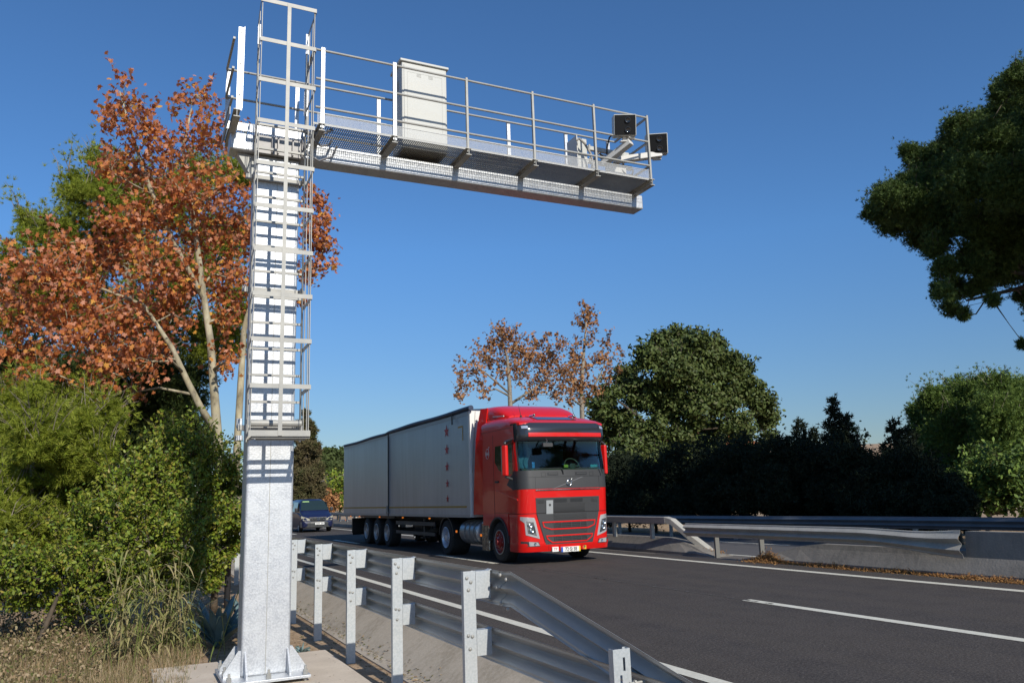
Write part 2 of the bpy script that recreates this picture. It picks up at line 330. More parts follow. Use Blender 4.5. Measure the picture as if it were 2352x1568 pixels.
# open grating, every bar is real
XR = BXS[-1] + .02
b = MB(); ZG = 6.745
y = 10.345
while y < 11.36:
    b.box(2.04, XR, y, y + .004, ZG + .023, ZG + .028)
    if y > 10.80: b.box(.98, 2.03, y, y + .005, ZG + .022, ZG + .028)
    y += .07
for yy in (10.33, 11.355): b.box(2.04, XR, yy, yy + .004, ZG + .001, ZG + .03)
x = .98
while x < XR:
    y0 = 10.335 if x > 2.04 else 10.79
    b.box(x, x + .004, y0, 11.354, ZG + .002, ZG + .03); x += .030
part(b, 'grating', galvd)
b = MB(); b.box(.96, 2.03, 10.775, 10.785, 6.69, 6.80); part(b, 'toe_plate', galv)
b = MB(); b.box(.955, .965, 10.34, 11.36, 6.69, 6.80); part(b, 'toe_plate', galvd)
b = MB(); z = 6.74
while z < 6.91: b.box(2.1, XR, 10.315, 10.317, z, z + .003); z += .015
x = 2.1
while x < XR: b.box(x, x + .003, 10.311, 10.3145, 6.74, 6.912); x += .015
for zz in (6.736, 6.910): b.box(2.1, XR, 10.308, 10.32, zz, zz + .006)
part(b, 'mesh_toe_board', mat('mesh_zinc', (.60, .61, .60), .6, .1))
# railings
def angle_post(x, y, z0, z1, dx=.045, dy=.045, mt=galv):
    b = MB(); b.box(x, x + dx, y, y + .006, z0, z1); b.box(x - .006, x, y, y + dy, z0, z1); return part(b, 'railing_post', mt)
for i, x in enumerate(BXS):
    if i == 0: continue
    angle_post(x - .01, 10.285, 6.69, 7.90, .045 if i < 3 else .026, .045, galv if i < 3 else galvd)
for x in (1.04,):
    b = MB(); b.box(x, x + .075, 10.40, 10.407, 6.80, 8.02); b.box(x + .076, x + .082, 10.40, 10.46, 6.83, 8.04)
    p_ = part(b, 'railing_post', galv)
    for zz in (7.93, 7.47, 7.02, 6.91):
        b = MB(); b.tube([(x + .037, 10.397, zz), (x + .037, 10.402, zz)], .012, 10); part(b, 'bolt_hole', blackp, p_)
BACKX = [.99, 1.98] + [float(atY(px, py, 11.25)[0]) for px, py in ((870, 240), (1170, 300), (1303, 325))] + [7.5]
for x in BACKX: angle_post(x, 11.32, 6.75, 7.885, .05, .04)
for yy, x0 in ((10.30, 2.07), (11.31, .99)):
    for zz in (7.86, 7.42, 6.99 if yy < 11 else 7.05):
        b = MB(); b.tube([(x0, yy, zz), (XR - .02, yy, zz)], .017, 10); part(b, 'handrail', galvd)
for x in (.99, XR - .02):
    for zz in (7.86, 7.42, 6.99):
        b = MB(); b.bar((x, 10.30 if x > 2 else 10.43, zz), (x, 11.31, zz), .03, .03); part(b, 'handrail', galvd)
b = MB(); b.bar((2.05, 10.8, 7.86), (2.05, 10.33, 7.86), .03, .03); b.bar((2.05, 10.8, 7.86), (2.05, 10.8, 6.86), .03, .03); part(b, 'handrail', galvd)
# ladder and cage
LX0, LX1, LY = 1.33, 2.00, 10.60
for x in (LX0, LX1):
    b = MB(); b.box(x - .008, x + .008, LY, LY + .065, 2.40, 8.24); part(b, 'ladder_stile', galvd)
k = 0
while k < 13:
    z = 2.57 + .349 * k
    b = MB(); b.box(LX0 + .01, LX1 - .01, LY + .015, LY + .045, z - .015, z + .015); part(b, 'rung', galvd); k += 1
CY_ = 9.97; CX0, CX1 = 1.27, 2.0
hz = [2.46 + .577 * i for i in range(11)]
for i, z in enumerate(hz):
    h = .028 if i else .036
    b = MB(); b.box(CX0, CX1, CY_ - .004, CY_ + .004, z - h, z + h)
    b.bar((CX0, CY_ + .005, z), (LX0 - .012, LY + .03, z), .006, .05); b.bar((CX1, CY_ + .005, z), (LX1 + .012, LY + .03, z), .006, .05)
    part(b, 'cage_hoop', galvd)
for x, y in ((CX0 + .02, CY_ + .014), ((CX0 + CX1) / 2 + .0, CY_ - .010), (CX1 - .02, CY_ + .014)):
    b = MB()
    if abs(x - 1.635) < .05: b.box(x - .024, x + .024, y - .003, y + .003, 2.43, 8.25)
    else: b.box(x - .004, x + .004, y, y + .045, 2.43, 8.25)
    part(b, 'cage_strap', galvd)
for s_ in (0, 1):
    for t in (.45, .80):
        xa = (CX0 + (LX0 - CX0) * t) if s_ == 0 else (CX1 + (LX1 - CX1) * t) + .01
        ya = CY_ + (LY - CY_) * t
        b = MB(); b.box(xa - .004, xa + .004, ya, ya + .03, 2.43, 8.23); part(b, 'cage_strap', galvd)
for z in (2.60, 4.45, 6.05):
    b = MB()
    for x, s_ in ((LX0, -1), (LX1, 1)):
        b.box(x - .006 - (.01 if s_ > 0 else 0), x + .006, LY + .066, CF + .1, z - .03, z + .03)
    b.box(LX0 - .09, LX1 + .06, CF - .052, CF - .004, z - .035, z + .035)
    part(b, 'ladder_bracket', galvd)
b = MB(); b.box(LX0 - .1, LX0 - .02, CF - .06, CF + .14, 2.44, 2.50); b.box(LX0 - .1, LX0 - .03, CF - .04, CF + .02, 2.60, 2.72); part(b, 'ladder_bracket', galv)
b = MB(); b.box(CX0 + .1, CX1 - .05, CY_ + .08, CY_ + .12, 2.38, 2.43); b.box(CX0 + .04, CX1 - .0, CY_ + .03, CY_ + .07, 2.40, 2.44)
b.bar((CX0 + .06, CY_ + .1, 2.41), (LX0 + .03, LY, 2.44), .04, .03); b.bar((CX1 - .06, CY_ + .1, 2.41), (LX1 - .03, LY, 2.44), .04, .03); part(b, 'cage_gate', galvd)
for yb in (10.17, 10.37):
    b = MB(); b.box(CX0 + .03, CX1 - .01, yb - .004, yb + .004, 2.42, 2.475); part(b, 'cage_floor_bar', galvd)
b = MB(); b.tube([(1.36, LY - .1, 2.63), (1.99, LY - .1, 2.63)], .045, 12); part(b, 'cage_gate', galvd)
for s_ in (LX0, LX1):
    b = MB(); b.box(s_ - .02, s_ + .02, LY - .012, LY - .003, 7.93, 8.24); part(b, 'cover_plate', galv)
b = MB(); b.box(1.98, 2.04, LY + .05, LY + .06, 7.0, 7.4); part(b, 'cover_plate', galv)
# cables under the walkway near the column
b = MB()
b.tube([(1.98, 10.55, 6.80), (2.05, 10.5, 6.62), (2.2, 10.52, 6.52), (2.33, 10.6, 6.60), (2.4, 10.72, 6.72)], .016, 8)
b.tube([(1.95, 10.6, 6.60), (2.02, 10.62, 6.42), (2.2, 10.66, 6.36), (2.4, 10.72, 6.48), (2.48, 10.78, 6.68)], .014, 8)
b.tube([(2.0, 10.7, 6.78), (2.05, 10.55, 6.7), (2.2, 10.42, 6.66), (2.33, 10.4, 6.74)], .022, 8); part(b, 'cable', mat('cable_grey', (.18, .18, .19), .6))

# concrete pad
b = MB(); b.box(.42, 2.80, 9.0, 12.58, -.80, -.535); o = b.build('concrete_pad', pad_m, None, bevel=.012, org=(1.6, 11, -.6)); tag(o, 'pale flat concrete pad that the gantry column is bolted to', 'slab')

# cabinet on the walkway
K = empty('equipment_cabinet', (3.8, 10.95, 6.84), 'light grey metal equipment cabinet standing on the gantry walkway', 'cabinet')
cabm = mat('cabinet_grey', (.50, .505, .47), .5, noise=(3, (.47, .475, .445), .4))
x0, x1, y0, y1 = 3.42, 4.14, 10.62, 11.1
b = MB(); b.box(x0, x1, y0, y1, 6.78, 8.15); bd = part(b, 'cabinet_body', cabm, K, bevel=.012)
b = MB(); b.prism([(y0 - .03, 8.153), (y1 + .03, 8.153), (y1 + .03, 8.19), (y0 + .2, 8.215), (y0 - .03, 8.19)], 'x', x0 - .03, x1 + .03); part(b, 'cabinet_roof', cabm, K, bevel=.006)
b = MB(); b.box(x0 + .03, x1 - .03, y0 - .012, y0 - .001, 6.90, 8.11); dr = part(b, 'cabinet_door', cabm, K, bevel=.004)
gl = mat('cabinet_line', (.30, .30, .28), .6)
b = MB()
for za, zb_ in ((6.95, 7.99), ): 
    for q in ((x0 + .08, x0 + .083, za, zb_), (x1 - .083, x1 - .08, za, zb_), (x0 + .08, x1 - .08, zb_, zb_ + .003)): b.box(q[0], q[1], y0 - .0135, y0 - .011, q[2], q[3])
for zz in (7.955, 7.975, 7.935): 
    b.box(x0 + .23, x0 + .30, y0 - .0145, y0 - .011, zz, zz + .005); b.box(x1 - .30, x1 - .23, y0 - .0145, y0 - .011, zz, zz + .005)
part(b, 'vent_slots', gl, dr)
b = MB(); [b.box(x0 - .004, x0, y0 + .15, y1 - .12, 7.75 + i * .03, 7.76 + i * .03) for i in range(6)]; part(b, 'side_vent', gl, K)

# sensors at the tip of the beam
def sensor(name, c, yaw, pitch, label):
    R = empty(name, (0, 0, 0), label, 'traffic sensor', 'black-faced traffic sensors at the tip of the gantry')
    w, h, d = .37, .35, .24
    b = MB(); b.box(-w / 2, w / 2, 0, d, -h / 2, h / 2); bo = part(b, 'housing', cabm, R, bevel=.012)
    b = MB(); b.box(-w / 2 + .012, w / 2 - .012, -.008, .004, -h / 2 + .012, h / 2 - .012); part(b, 'front_glass', mat('sensor_black', (.006, .006, .007), .35, spec=.25), R, bevel=.004)
    for zz in (.075, -.085):
        b = MB(); b.lathe([(.052, -.012), (.048, -.03), (.036, -.012), (.02, -.010), (.001, -.010)], (.04, 0, zz), 'y', 24); part(b, 'lens', lens, R, smooth=True)
    b = MB(); b.box(-.03, .03, .06, .16, -h / 2 - .07, -h / 2 + .002); b.box(-.07, .07, .04, .18, -h / 2 - .085, -h / 2 - .068); part(b, 'swivel_mount', white, R)
    R.location = c; R.rotation_euler = (pitch, 0, yaw); return R
sensor('traffic_sensor', tuple(float(v) for v in atY(1436, 287, 10.15)), math.radians(-24), math.radians(14), 'black faced twin-lens sensor box in front of the railing, left of its pair')
sensor('traffic_sensor', tuple(float(v) for v in atY(1509, 330, 10.4)), math.radians(-30), math.radians(14), 'black faced twin-lens sensor box hanging outside the end railing')
def arm(label, p, q, w, plate):
    R = empty('sensor_arm', p, label, 'bracket', 'white arms that carry the sensors')
    b = MB(); b.bar(p, q, w, .10); part(b, 'arm', white, R, bevel=.008)
    b = MB(); P = Vector(q); b.box(P.x - .06, P.x + .06, P.y - .04, P.y + .05, P.z + .052, P.z + .12); part(b, 'mounting_plate', white, R, bevel=.005); return R
arm('white steel arm rising under the sensor in front of the railing', (7.0, 10.72, 7.10), (7.24, 10.22, 7.32), .12, 0)
arm('white steel arm sticking out past the end railing under the outer sensor', (7.25, 10.8, 7.22), (8.02, 10.45, 7.32), .12, 0)
R = empty('mounting_frame', (7.2, 10.85, 7.1), 'grey double rail frame with clamps that holds the sensor arms', 'frame')
for zz in (7.40, 7.16):
    b = MB(); b.box(6.66, 7.66, 10.82, 10.88, zz - .035, zz + .035); part(b, 'cross_rail', cabm, R, bevel=.004)
    for xx in (6.78, 7.45):
        b = MB(); b.box(xx, xx + .03, 10.80, 10.818, zz - .05, zz + .05); part(b, 'clamp', galvd, R)
b = MB(); b.box(7.1, 7.5, 10.78, 10.817, 7.02, 7.12); b.box(7.0, 7.3, 10.78, 10.817, 7.22, 7.30); part(b, 'clamp_plate', white, R)
b = MB(); b.tube([(7.1, 10.3, 7.45), (7.02, 10.35, 7.5), (6.94, 10.4, 7.42), (6.95, 10.5, 7.3), (7.0, 10.6, 7.22)], .014, 8); b.tube([(7.0, 10.7, 7.2), (6.85, 10.6, 7.22), (6.75, 10.6, 7.1), (6.72, 10.7, 6.9)], .016, 8)
b.tube([(7.4, 10.8, 7.1), (7.48, 10.75, 6.98), (7.6, 10.75, 7.0), (7.66, 10.8, 7.12)], .014, 8); part(b, 'cable', blackp, R)
R = empty('junction_box', (6.6, 10.85, 6.85), 'small grey junction box with a bent conduit beside the sensor frame', 'junction box')
b = MB(); b.box(6.50, 6.68, 10.7, 10.98, 6.86, 7.48); part(b, 'box_body', cabm, R, bevel=.01)
b = MB(); b.box(6.46, 6.475, 10.66, 10.99, 6.9, 7.50); part(b, 'box_lid', white, R, bevel=.003)
b = MB(); b.tube([(6.42, 10.6, 7.36), (6.46, 10.58, 7.40), (6.55, 10.56, 7.32), (6.65, 10.55, 7.15), (6.7, 10.55, 6.9)], .02, 10); part(b, 'conduit', mat('conduit', (.3, .28, .25), .5), R)

# ------------------------------------------------------------------ near guardrail
def wprof(h=.31, d=.083, n=5):
    """W-beam section: list of (offset toward traffic, z)"""
    pts = [(0.0, h / 2), (.012, h / 2 - .012)]
    for i in range(13):
        t = i / 12; z = h / 2 - .03 - t * (h - .06)
        pts.append((.012 + (d - .012) * (.5 - .5 * math.cos(t * 4 * PI)) * 1.0, z))
    pts += [(.012, -h / 2 + .012), (0, -h / 2)]
    return pts
def wbeam(path, sgn=1, h=.31, th=.004, flare=None, d=.083):
    """path: (x, y, z) centres. sgn=+1: ridges point to +X. Returns an MB with real thickness"""
    b = MB(); rings = []
    for i, (x, y, z) in enumerate(path):
        k = flare[i] if flare else (1, 1)
        pr = wprof(h, d)
        f = [(x + sgn * o * k[1], y, z + zz * k[0]) for o, zz in pr]
        g_ = [(x + sgn * (o * k[1] - th), y, z + zz * k[0]) for o, zz in reversed(pr)]
        rings.append(f + g_)
    return b.loft(rings)
GR = empty('guardrail', (3.1, 10, -.58), 'near two-beam galvanised guardrail whose upper beam slopes down to the ground', 'guardrail')
BXX = 3.20
ZU, ZL = .775, .25
path = [(BXX, y, ZU) for y in (60, 40, 24, 16, 12, 9, 7.1)] 
o = part(wbeam(path), 'upper_beam', galvr, GR, smooth='angle')
path = [(BXX + .006, 7.5, ZU), (BXX + .006, 7.0, ZU - .0), (BXX + .006, 6.85, .785), (BXX + .006, 5.86, .605), (BXX + .006, 4.93, .43), (BXX + .006, 4.24, .295), (BXX, 2.6, -.03), (BXX, 1.0, -.35)]
o = part(wbeam(path), 'sloping_end_beam', galvr, GR, smooth='angle')
path = [(BXX, y, ZL) for y in (60, 40, 24, 16, 12, 9, 7, 5, 3.2)]
o = part(wbeam(path), 'lower_beam', galvr, GR, smooth='angle')
def gpost(Y, top=.93, full=True):
    x0 = 2.915
    b = MB(); b.box(x0, x0 + .125, Y, Y + .005, -.95, top); b.box(x0, x0 + .005, Y + .005, Y + .06, -.95, top); b.box(x0 + .120, x0 + .125, Y + .005, Y + .06, -.95, top)
    b.box(x0 + .105, x0 + .120, Y + .055, Y + .06, -.95, top)
    p = part(b, 'post', postw, GR, bevel=.002)
    for z, xx in (((top - .06), x0 + .035), ((top - .1), x0 + .075), (top - .17, x0 + .05), (ZL + .10, x0 + .04), (ZL + .09, x0 + .08), (ZL - .02, x0 + .055)):
        b = MB(); b.lathe([(.017, 0), (.017, -.006), (.010, -.013), (.001, -.014)], (xx, Y, z), 'y', 12); part(b, 'bolt', galvd, p, smooth=True)
    for z, hh in ((ZU, .10), (ZL, .09)):
        xa = x0 + .127; xb = BXX - .006
        b = MB(); b.box(xa, xb, Y + .0, Y + .004, z - hh, z + hh + .05); b.prism([(xb - .02, z + hh + .05), (xb + .012, z + hh + .062), (xb + .012, z + hh + .055), (xb - .02, z + hh + .04)], 'y', Y - .002, Y + .09)
        b.box(xa, xb, Y + .004, Y + .09, z + hh + .045, z + hh + .05); b.box(xb - .004, xb, Y + .004, Y + .09, z - hh, z + hh + .045); b.box(xa, xa + .004, Y + .004, Y + .09, z - hh, z + hh + .045)
        part(b, 'spacer_block', postw, GR)
    b = MB()
    for z in (ZU, ZL):
        b.lathe([(.022, 0), (.022, .008), (.012, .016), (.001, .017)], (BXX + .012, Y + .05, z), 'x', 10)
    part(b, 'beam_bolt', galvd, GR, smooth=True)
for Y in (7.28, 9.55, 11.75, 13.95, 16.2, 18.4, 20.6, 22.8, 25, 27.2, 29.4, 31.6, 33.8, 36): gpost(Y)
# short slotted post of the sloping end
b = MB(); Y = 4.80; x0 = 2.99; zt = .585
slots = [((.075, .11), (zt - .13, zt - .05)), ((.05, .085), (zt - .24, zt - .155))]
def plate_with_slots(b, x0, w, z0, z1, Y, th, slots):
    xs_ = sorted({0, w} | {v for s_ in slots for v in s_[0]}); zs_ = sorted({z0, z1} | {v for s_ in slots for v in s_[1]})
    for i in range(len(xs_) - 1):
        for j in range(len(zs_) - 1):
            cx = (xs_[i] + xs_[i + 1]) / 2; cz = (zs_[j] + zs_[j + 1]) / 2
            if any(s_[0][0] < cx < s_[0][1] and s_[1][0] < cz < s_[1][1] for s_ in slots): continue
            b.box(x0 + xs_[i], x0 + xs_[i + 1], Y, Y + th, zs_[j], zs_[j + 1])
plate_with_slots(b, x0, .125, -.9, zt, Y, .005, [((.07, .088), (zt - .14, zt - .055)), ((.042, .06), (zt - .25, zt - .165))])
b.box(x0 - .005, x0, Y - .0, Y + .06, -.9, zt); b.box(x0 + .125, x0 + .13, Y, Y + .06, -.9, zt); b.box(x0 + .105, x0 + .125, Y + .055, Y + .06, -.9, zt)
part(b, 'slotted_post', postw, GR)
b = MB(); b.tube([(x0 + .1, Y - .02, zt - .22), (BXX + .02, Y - .02, zt - .22)], .009, 8); b.tube([(x0 + .135, Y - .02, zt - .22), (x0 + .15, Y - .02, zt - .22)], .02, 6); part(b, 'beam_bolt', galvd, GR)
b = MB()
for (y, z) in ((7.05, ZU + .12), (6.92, ZU + .09), (7.3, ZU + .12), (7.3, ZU - .12), (7.05, ZU - .13), (6.9, ZU - .17), (7.12, ZU)):
    b.lathe([(.018, 0), (.018, -.012), (.009, -.02), (.001, -.021)], (BXX + (.0 if abs(z - ZU) > .05 else .0), y, z), 'x', 10)
part(b, 'splice_bolt', galvd, GR)

# ------------------------------------------------------------------ median
def nj(y0, y1, top, label, ends=None, x=13.02, rough=True):
    ys_ = np.linspace(y0, y1, max(2, int((y1 - y0) / .5) + 1)); rings = []
    for y in ys_:
        t = top(y); rings.append([(x - .04, y, 0), (x - .04, y, min(.07, t * .5)), (x + .14 * min(1, t / .3), y, min(.33, t * .8)), (x + .19 * min(1, t / .3), y, t), (x + .40, y, t), (x + .45, y, min(.33, t * .8)), (x + .63, y, min(.07, t * .5)), (x + .63, y, 0)])
    b = MB(); b.loft(rings); return b
TP = empty('concrete_barrier', (13.3, 4, 0), 'full height concrete median barrier at the right edge of the photo', 'barrier')
part(nj(-30, 9.5, lambda y: .765, ''), 'full_height_wall', barr, TP)
part(nj(9.503, 15.0, lambda y: .43 if y < 12.6 else max(.03, .43 * smooth((15.1 - y) / 2.3)), ''), 'low_ramped_end', barr, TP)
TL_ = empty('low_concrete_barrier', (13.3, 30, 0), 'low concrete median barrier behind the truck with posts set in its top', 'barrier')
part(nj(16.1, 90, lambda y: .40 if y > 18.2 else max(.02, .40 * smooth((y - 15.7) / 2.5)), ''), 'low_wall', barr, TL_)
MG = empty('median_guardrail', (13.0, 12, 0), 'weathered guardrail in the median with flared end bolted to the concrete barrier', 'guardrail')
py = [9.42, 9.55, 9.75, 10.0, 10.35, 10.8, 11.4, 12, 14, 16, 17.0]
fl = [(1.48, 1), (1.46, 1), (1.36, 1), (1.24, 1), (1.12, 1), (1.04, 1), (1, 1), (1, 1), (1, 1), (1, 1), (1, 1)]
part(wbeam([(12.98 - .03 * smooth((y - 9.6) / .6), y, .56 + .085 * smooth((y - 9.6) / 2)) for i, y in enumerate(py)], sgn=-1, h=.32, flare=fl, d=.10), 'beam', galvo, MG, smooth='angle')
for Y in (13.55, 14.35, 15.9):
    if Y == 13.55: continue
    b = MB(); b.box(12.97, 13.09, Y, Y + .06, -.05, .76); part(b, 'post', mat('old_post', (.15, .145, .13), .7), MG, bevel=.004)
    b = MB(); b.box(12.945, 12.97, Y, Y + .06, .52, .74); part(b, 'spacer_block', galvo, MG)
b = MB(); b.lathe([(.02, 0), (.02, .008), (.01, .015), (.001, .016)], (12.93, 16.6, .66), 'x', 10, -1); b.lathe([(.02, 0), (.02, .008), (.01, .015), (.001, .016)], (12.93, 16.3, .66), 'x', 10, -1); part(b, 'bolt', galvd, MG)
MR = empty('barrier_top_rail', (13.1, 30, .4), 'weathered steel rail above the low concrete barrier, its near end bent down to the ground', 'guardrail')
b = MB(); b.loft([[(13.0, y, z0 - .17), (12.99, y, z0 - .012), (13.0, y, z0), (13.13, y, z0), (13.13, y, z0 - .17)] for y, z0 in ((90, .95), (40, .95), (20, .95), (17.95, .95))]); part(b, 'rail', galvo, MR)
b = MB(); b.loft([[(x, y, z0 - .16), (x - .01, y, z0 - .012), (x, y, z0), (x + .16, y, z0), (x + .16, y, z0 - .16)] for x, y, z0 in ((13.0, 17.96, .953), (13.05, 17.75, .90), (13.2, 17.3, .55), (13.42, 16.85, .2), (13.5, 16.7, .05))]); part(b, 'bent_end', galvo, MR)
for Y in [18.6 + 1.9 * i for i in range(20)]:
    b = MB(); b.box(13.02, 13.11, Y, Y + .09, .36, .775); part(b, 'post', galvo, MR)
FR = empty('far_guardrail', (18, 15, 0), 'long dark guardrail on the far side of the opposite carriageway', 'guardrail')
fp = [(19.0, -8), (18.75, 6), (18.6, 11.9), (18.35, 15.9), (17.7, 20.3), (17.05, 24.6), (16.95, 30), (16.75, 45), (16.6, 70), (16.6, 120)]
fp = [(19.0, -8), (18.9, 6), (18.8, 12), (18.6, 16), (18.2, 20.3), (17.9, 24.6), (17.6, 32), (17.3, 45), (17.0, 70), (16.9, 120)]
part(wbeam([(x, y, .60) for x, y in fp], sgn=-1, h=.31), 'beam', mat('galvanised_shaded', (.19, .205, .215), .5, .4, noise=(2, (.14, .15, .16), .7)), FR, smooth='angle')  # darker steel colour stands in for the shade on this rail
for i in range(26):
    Y = 2 + i * 3.2; x = float(np.interp(Y, [q[1] for q in fp], [q[0] for q in fp]))
    b = MB(); b.box(x + .01, x + .10, Y, Y + .1, -.2, .70); part(b, 'post', galvo, FR)

# ------------------------------------------------------------------ articulated truck
T = empty('articulated_truck', (9.79, 24, 0), 'red tractor unit pulling a long silver box trailer with five red stars', 'truck')
XL, XRr, XC, HW = 8.55, 11.03, 9.79, 1.24
def YF(z):
    return float(np.interp(z, [.25, .45, 1.18, 1.80, 2.22, 2.5, 2.92, 2.95, 3.05, 3.25, 3.42, 3.5], [17.50, 17.44, 17.42, 17.38, 17.40, 17.44, 17.54, 17.42, 17.38, 17.40, 17.50, 17.58]))
def bow(x):
    u = abs((x - XC) / HW); u = min(u, 1.0); c = max(0., (u - .80) / .20)
    return .10 * u * u + .27 * (1 - math.sqrt(max(0., 1 - c * c)))
def yfr(x, z): return YF(z) + bow(x)
def ring(z, yb, hw=HW, n=36, inset=0., off=0.):
    pts = [(XC - hw, yb, z)]
    for i in range(n + 1):
        u = math.sin((i / n - .5) * PI); x = XC + u * hw
        pts.append((x, yfr(XC + u * HW, z) + off + inset, z))
    pts.append((XC + hw, yb, z)); return pts
def band(z0, z1, yb, name, mt, par=None, n=5, hw=HW, off=0., **k):
    b = MB(); rings = [ring(z0 + (z1 - z0) * i / n, yb, hw, off=off) for i in range(n + 1)]
    b.loft(rings); return part(b, name, mt, par or T, smooth='angle', **k)
cab = band(1.205, 1.775, 19.85, 'cab', red)
band(.50, 1.19, 18.22, 'bumper_corner', red, cab, hw=HW)
band(.30, .50, 18.20, 'bumper', red, T, hw=HW + .012, off=-.02, n=4)
band(1.78, 2.225, 18.0, 'front_panel', greyp, cab, hw=HW + .002, off=-.004)
for s_ in (-1, 1):       # cab sides above the grey front panel
    x = XC + s_ * HW
    b = MB(); xi = x - s_ * .05
    b.prism([(18.0, 1.7755), (19.85, 1.7755), (19.85, 3.35), (17.86, 3.35), (17.83, 2.93), (17.84, 2.23), (18.0, 2.22)], 'x', min(x, xi), max(x, xi)); part(b, 'cab_side', red, cab)
b = MB(); b.box(XL + .05, XRr - .05, 19.78, 19.85, 1.7755, 3.4); part(b, 'rear_wall', blackp, cab)
b = MB(); b.box(XL + .05, XRr - .05, 17.75, 19.78, 1.776, 1.80); part(b, 'cab_floor', blackp, cab)
# A pillars and windscreen
def fstrip(xa, xb, za, zb_, off, th, n=24, zn=4):
    """curved panel on the cab front; za/zb_ may be functions of x"""
    A = za if callable(za) else (lambda x: za); B = zb_ if callable(zb_) else (lambda x: zb_)
    b = MB(); O = []; I = []
    for i in range(n + 1):
        x = xa + (xb - xa) * i / n
        O.append([(x, yfr(x, A(x) + (B(x) - A(x)) * j / zn) - off, A(x) + (B(x) - A(x)) * j / zn) for j in range(zn + 1)])
        I.append([(x, p[1] + th, p[2]) for p in O[-1]])
    rings = [O[i] + list(reversed(I[i])) for i in range(n + 1)]
    return b.loft(rings)
for s_ in (-1, 1):
    part(fstrip(XC + s_ * 1.225, XC + s_ * 1.24, 2.226, 2.93, .0, .035, n=8), 'windscreen_pillar', red, cab, smooth='angle')
glassm = bpy.data.materials.new('windscreen_glass'); glassm.use_nodes = True
_t = glassm.node_tree; _N = _t.nodes; _N.remove(_N['Principled BSDF'])
_g = _N.new('ShaderNodeBsdfGlossy'); _g.inputs['Roughness'].default_value = .02; _tr = _N.new('ShaderNodeBsdfTransparent'); _tr.inputs[0].default_value = (.62, .74, .70, 1)
_f = _N.new('ShaderNodeFresnel'); _f.inputs[0].default_value = 1.5; _ms = _N.new('ShaderNodeMixShader')
_t.links.new(_f.outputs[0], _ms.inputs[0]); _t.links.new(_tr.outputs[0], _ms.inputs[1]); _t.links.new(_g.outputs[0], _ms.inputs[2]); _t.links.new(_ms.outputs[0], _N['Material Output'].inputs[0])
ws = part(fstrip(XC - 1.225, XC + 1.225, 2.232, 2.93, .004, .006, n=60), 'windscreen', glassm, T, smooth='angle')
part(fstrip(XC - 1.225, XC - 1.205, 2.232, 2.93, .007, .003, n=3), 'screen_seal', greyp, ws); part(fstrip(XC + 1.205, XC + 1.225, 2.232, 2.93, .007, .003, n=3), 'screen_seal', greyp, ws)
# sun visor
part(fstrip(XC - 1.235, XC + 1.235, 2.935, 3.39, .02, .30, n=36, zn=8), 'sun_visor', visorm, T, smooth='angle')
part(fstrip(XC - 1.03, XC + 1.03, 3.035, 3.135, .04, .03, n=30, zn=2), 'visor_stripe', red, T, smooth='angle')
for s_ in (-1, 1):
    b = fstrip(XC + s_ * 1.02, XC + s_ * 1.16, 3.24, 3.31, .028, .02, n=6, zn=2); part(b, 'marker_lamp', lamp, T)
# roof
def sec(y, hw, zb_, zt, n=28, e=4.5):
    R = [(XC - hw, y, zb_)]
    for i in range(n + 1):
        t = PI - PI * i / n; c, s__ = math.cos(t), math.sin(t)
        R.append((XC + hw * math.copysign(abs(c) ** (2 / e), c), y, zb_ + (zt - zb_) * abs(s__) ** (2 / e)))
    R.append((XC + hw, y, zb_)); return R
b = MB(); b.loft([sec(17.52, 1.05, 3.34, 3.40), sec(17.60, 1.19, 3.34, 3.44), sec(17.78, 1.225, 3.34, 3.50), sec(18.1, 1.24, 3.34, 3.585), sec(18.6, 1.24, 3.34, 3.66), sec(19.2, 1.24, 3.34, 3.70), sec(19.85, 1.24, 3.34, 3.71)])
rf = part(b, 'roof', red, T, smooth='angle')
b = MB(); b.loft([sec(18.55, 1.02, 3.55, 3.68, e=6), sec(18.72, 1.06, 3.55, 3.79, e=6), sec(18.95, 1.10, 3.55, 3.90, e=6), sec(19.3, 1.13, 3.55, 4.01, e=6), sec(19.8, 1.15, 3.55, 4.05, e=6), sec(20.05, 1.15, 3.55, 4.06, e=6)])
part(b, 'roof_fairing', red, T, smooth='angle')
def rooftop(y): return float(np.interp(y, [17.52, 17.6, 17.78, 18.1, 18.6, 19.2], [3.40, 3.44, 3.50, 3.585, 3.66, 3.70]))
b = MB(); ysn = [17.72, 17.85, 18.0, 18.2, 18.4]
b.loft([[(XC - .62 + .18 * 0, y, rooftop(y) + .0), (XC - .62, y, rooftop(y) + .014), (XC + .50, y, rooftop(y) + .014), (XC + .50, y, rooftop(y))] for y in ysn]); part(b, 'roof_window', visorm, rf, bevel=.004)
for x in (8.98, 10.55):
    b = MB(); b.tube([(x, 18.25, 3.58), (x + .0, 18.25, 3.64)], .03, 10); b.tube([(x, 18.25, 3.63), (x - .03, 18.33, 3.95)], [.008, .003], 6); part(b, 'antenna', blackp, rf)
for x in (9.2, 10.35):
    b = MB(); b.lathe([(.035, -.12), (.03, -.1), (.02, 0), (.02, .15), (.001, .16)], (x, 18.05, 3.62), 'y', 12); b.box(x - .01, x + .01, 18.0, 18.03, 3.55, 3.62); part(b, 'air_horn', chrome, rf)
b = MB(); b.bar((8.66, 18.6, 3.66), (8.68, 19.8, 3.74), .02, .03); part(b, 'roof_trim', white, rf)
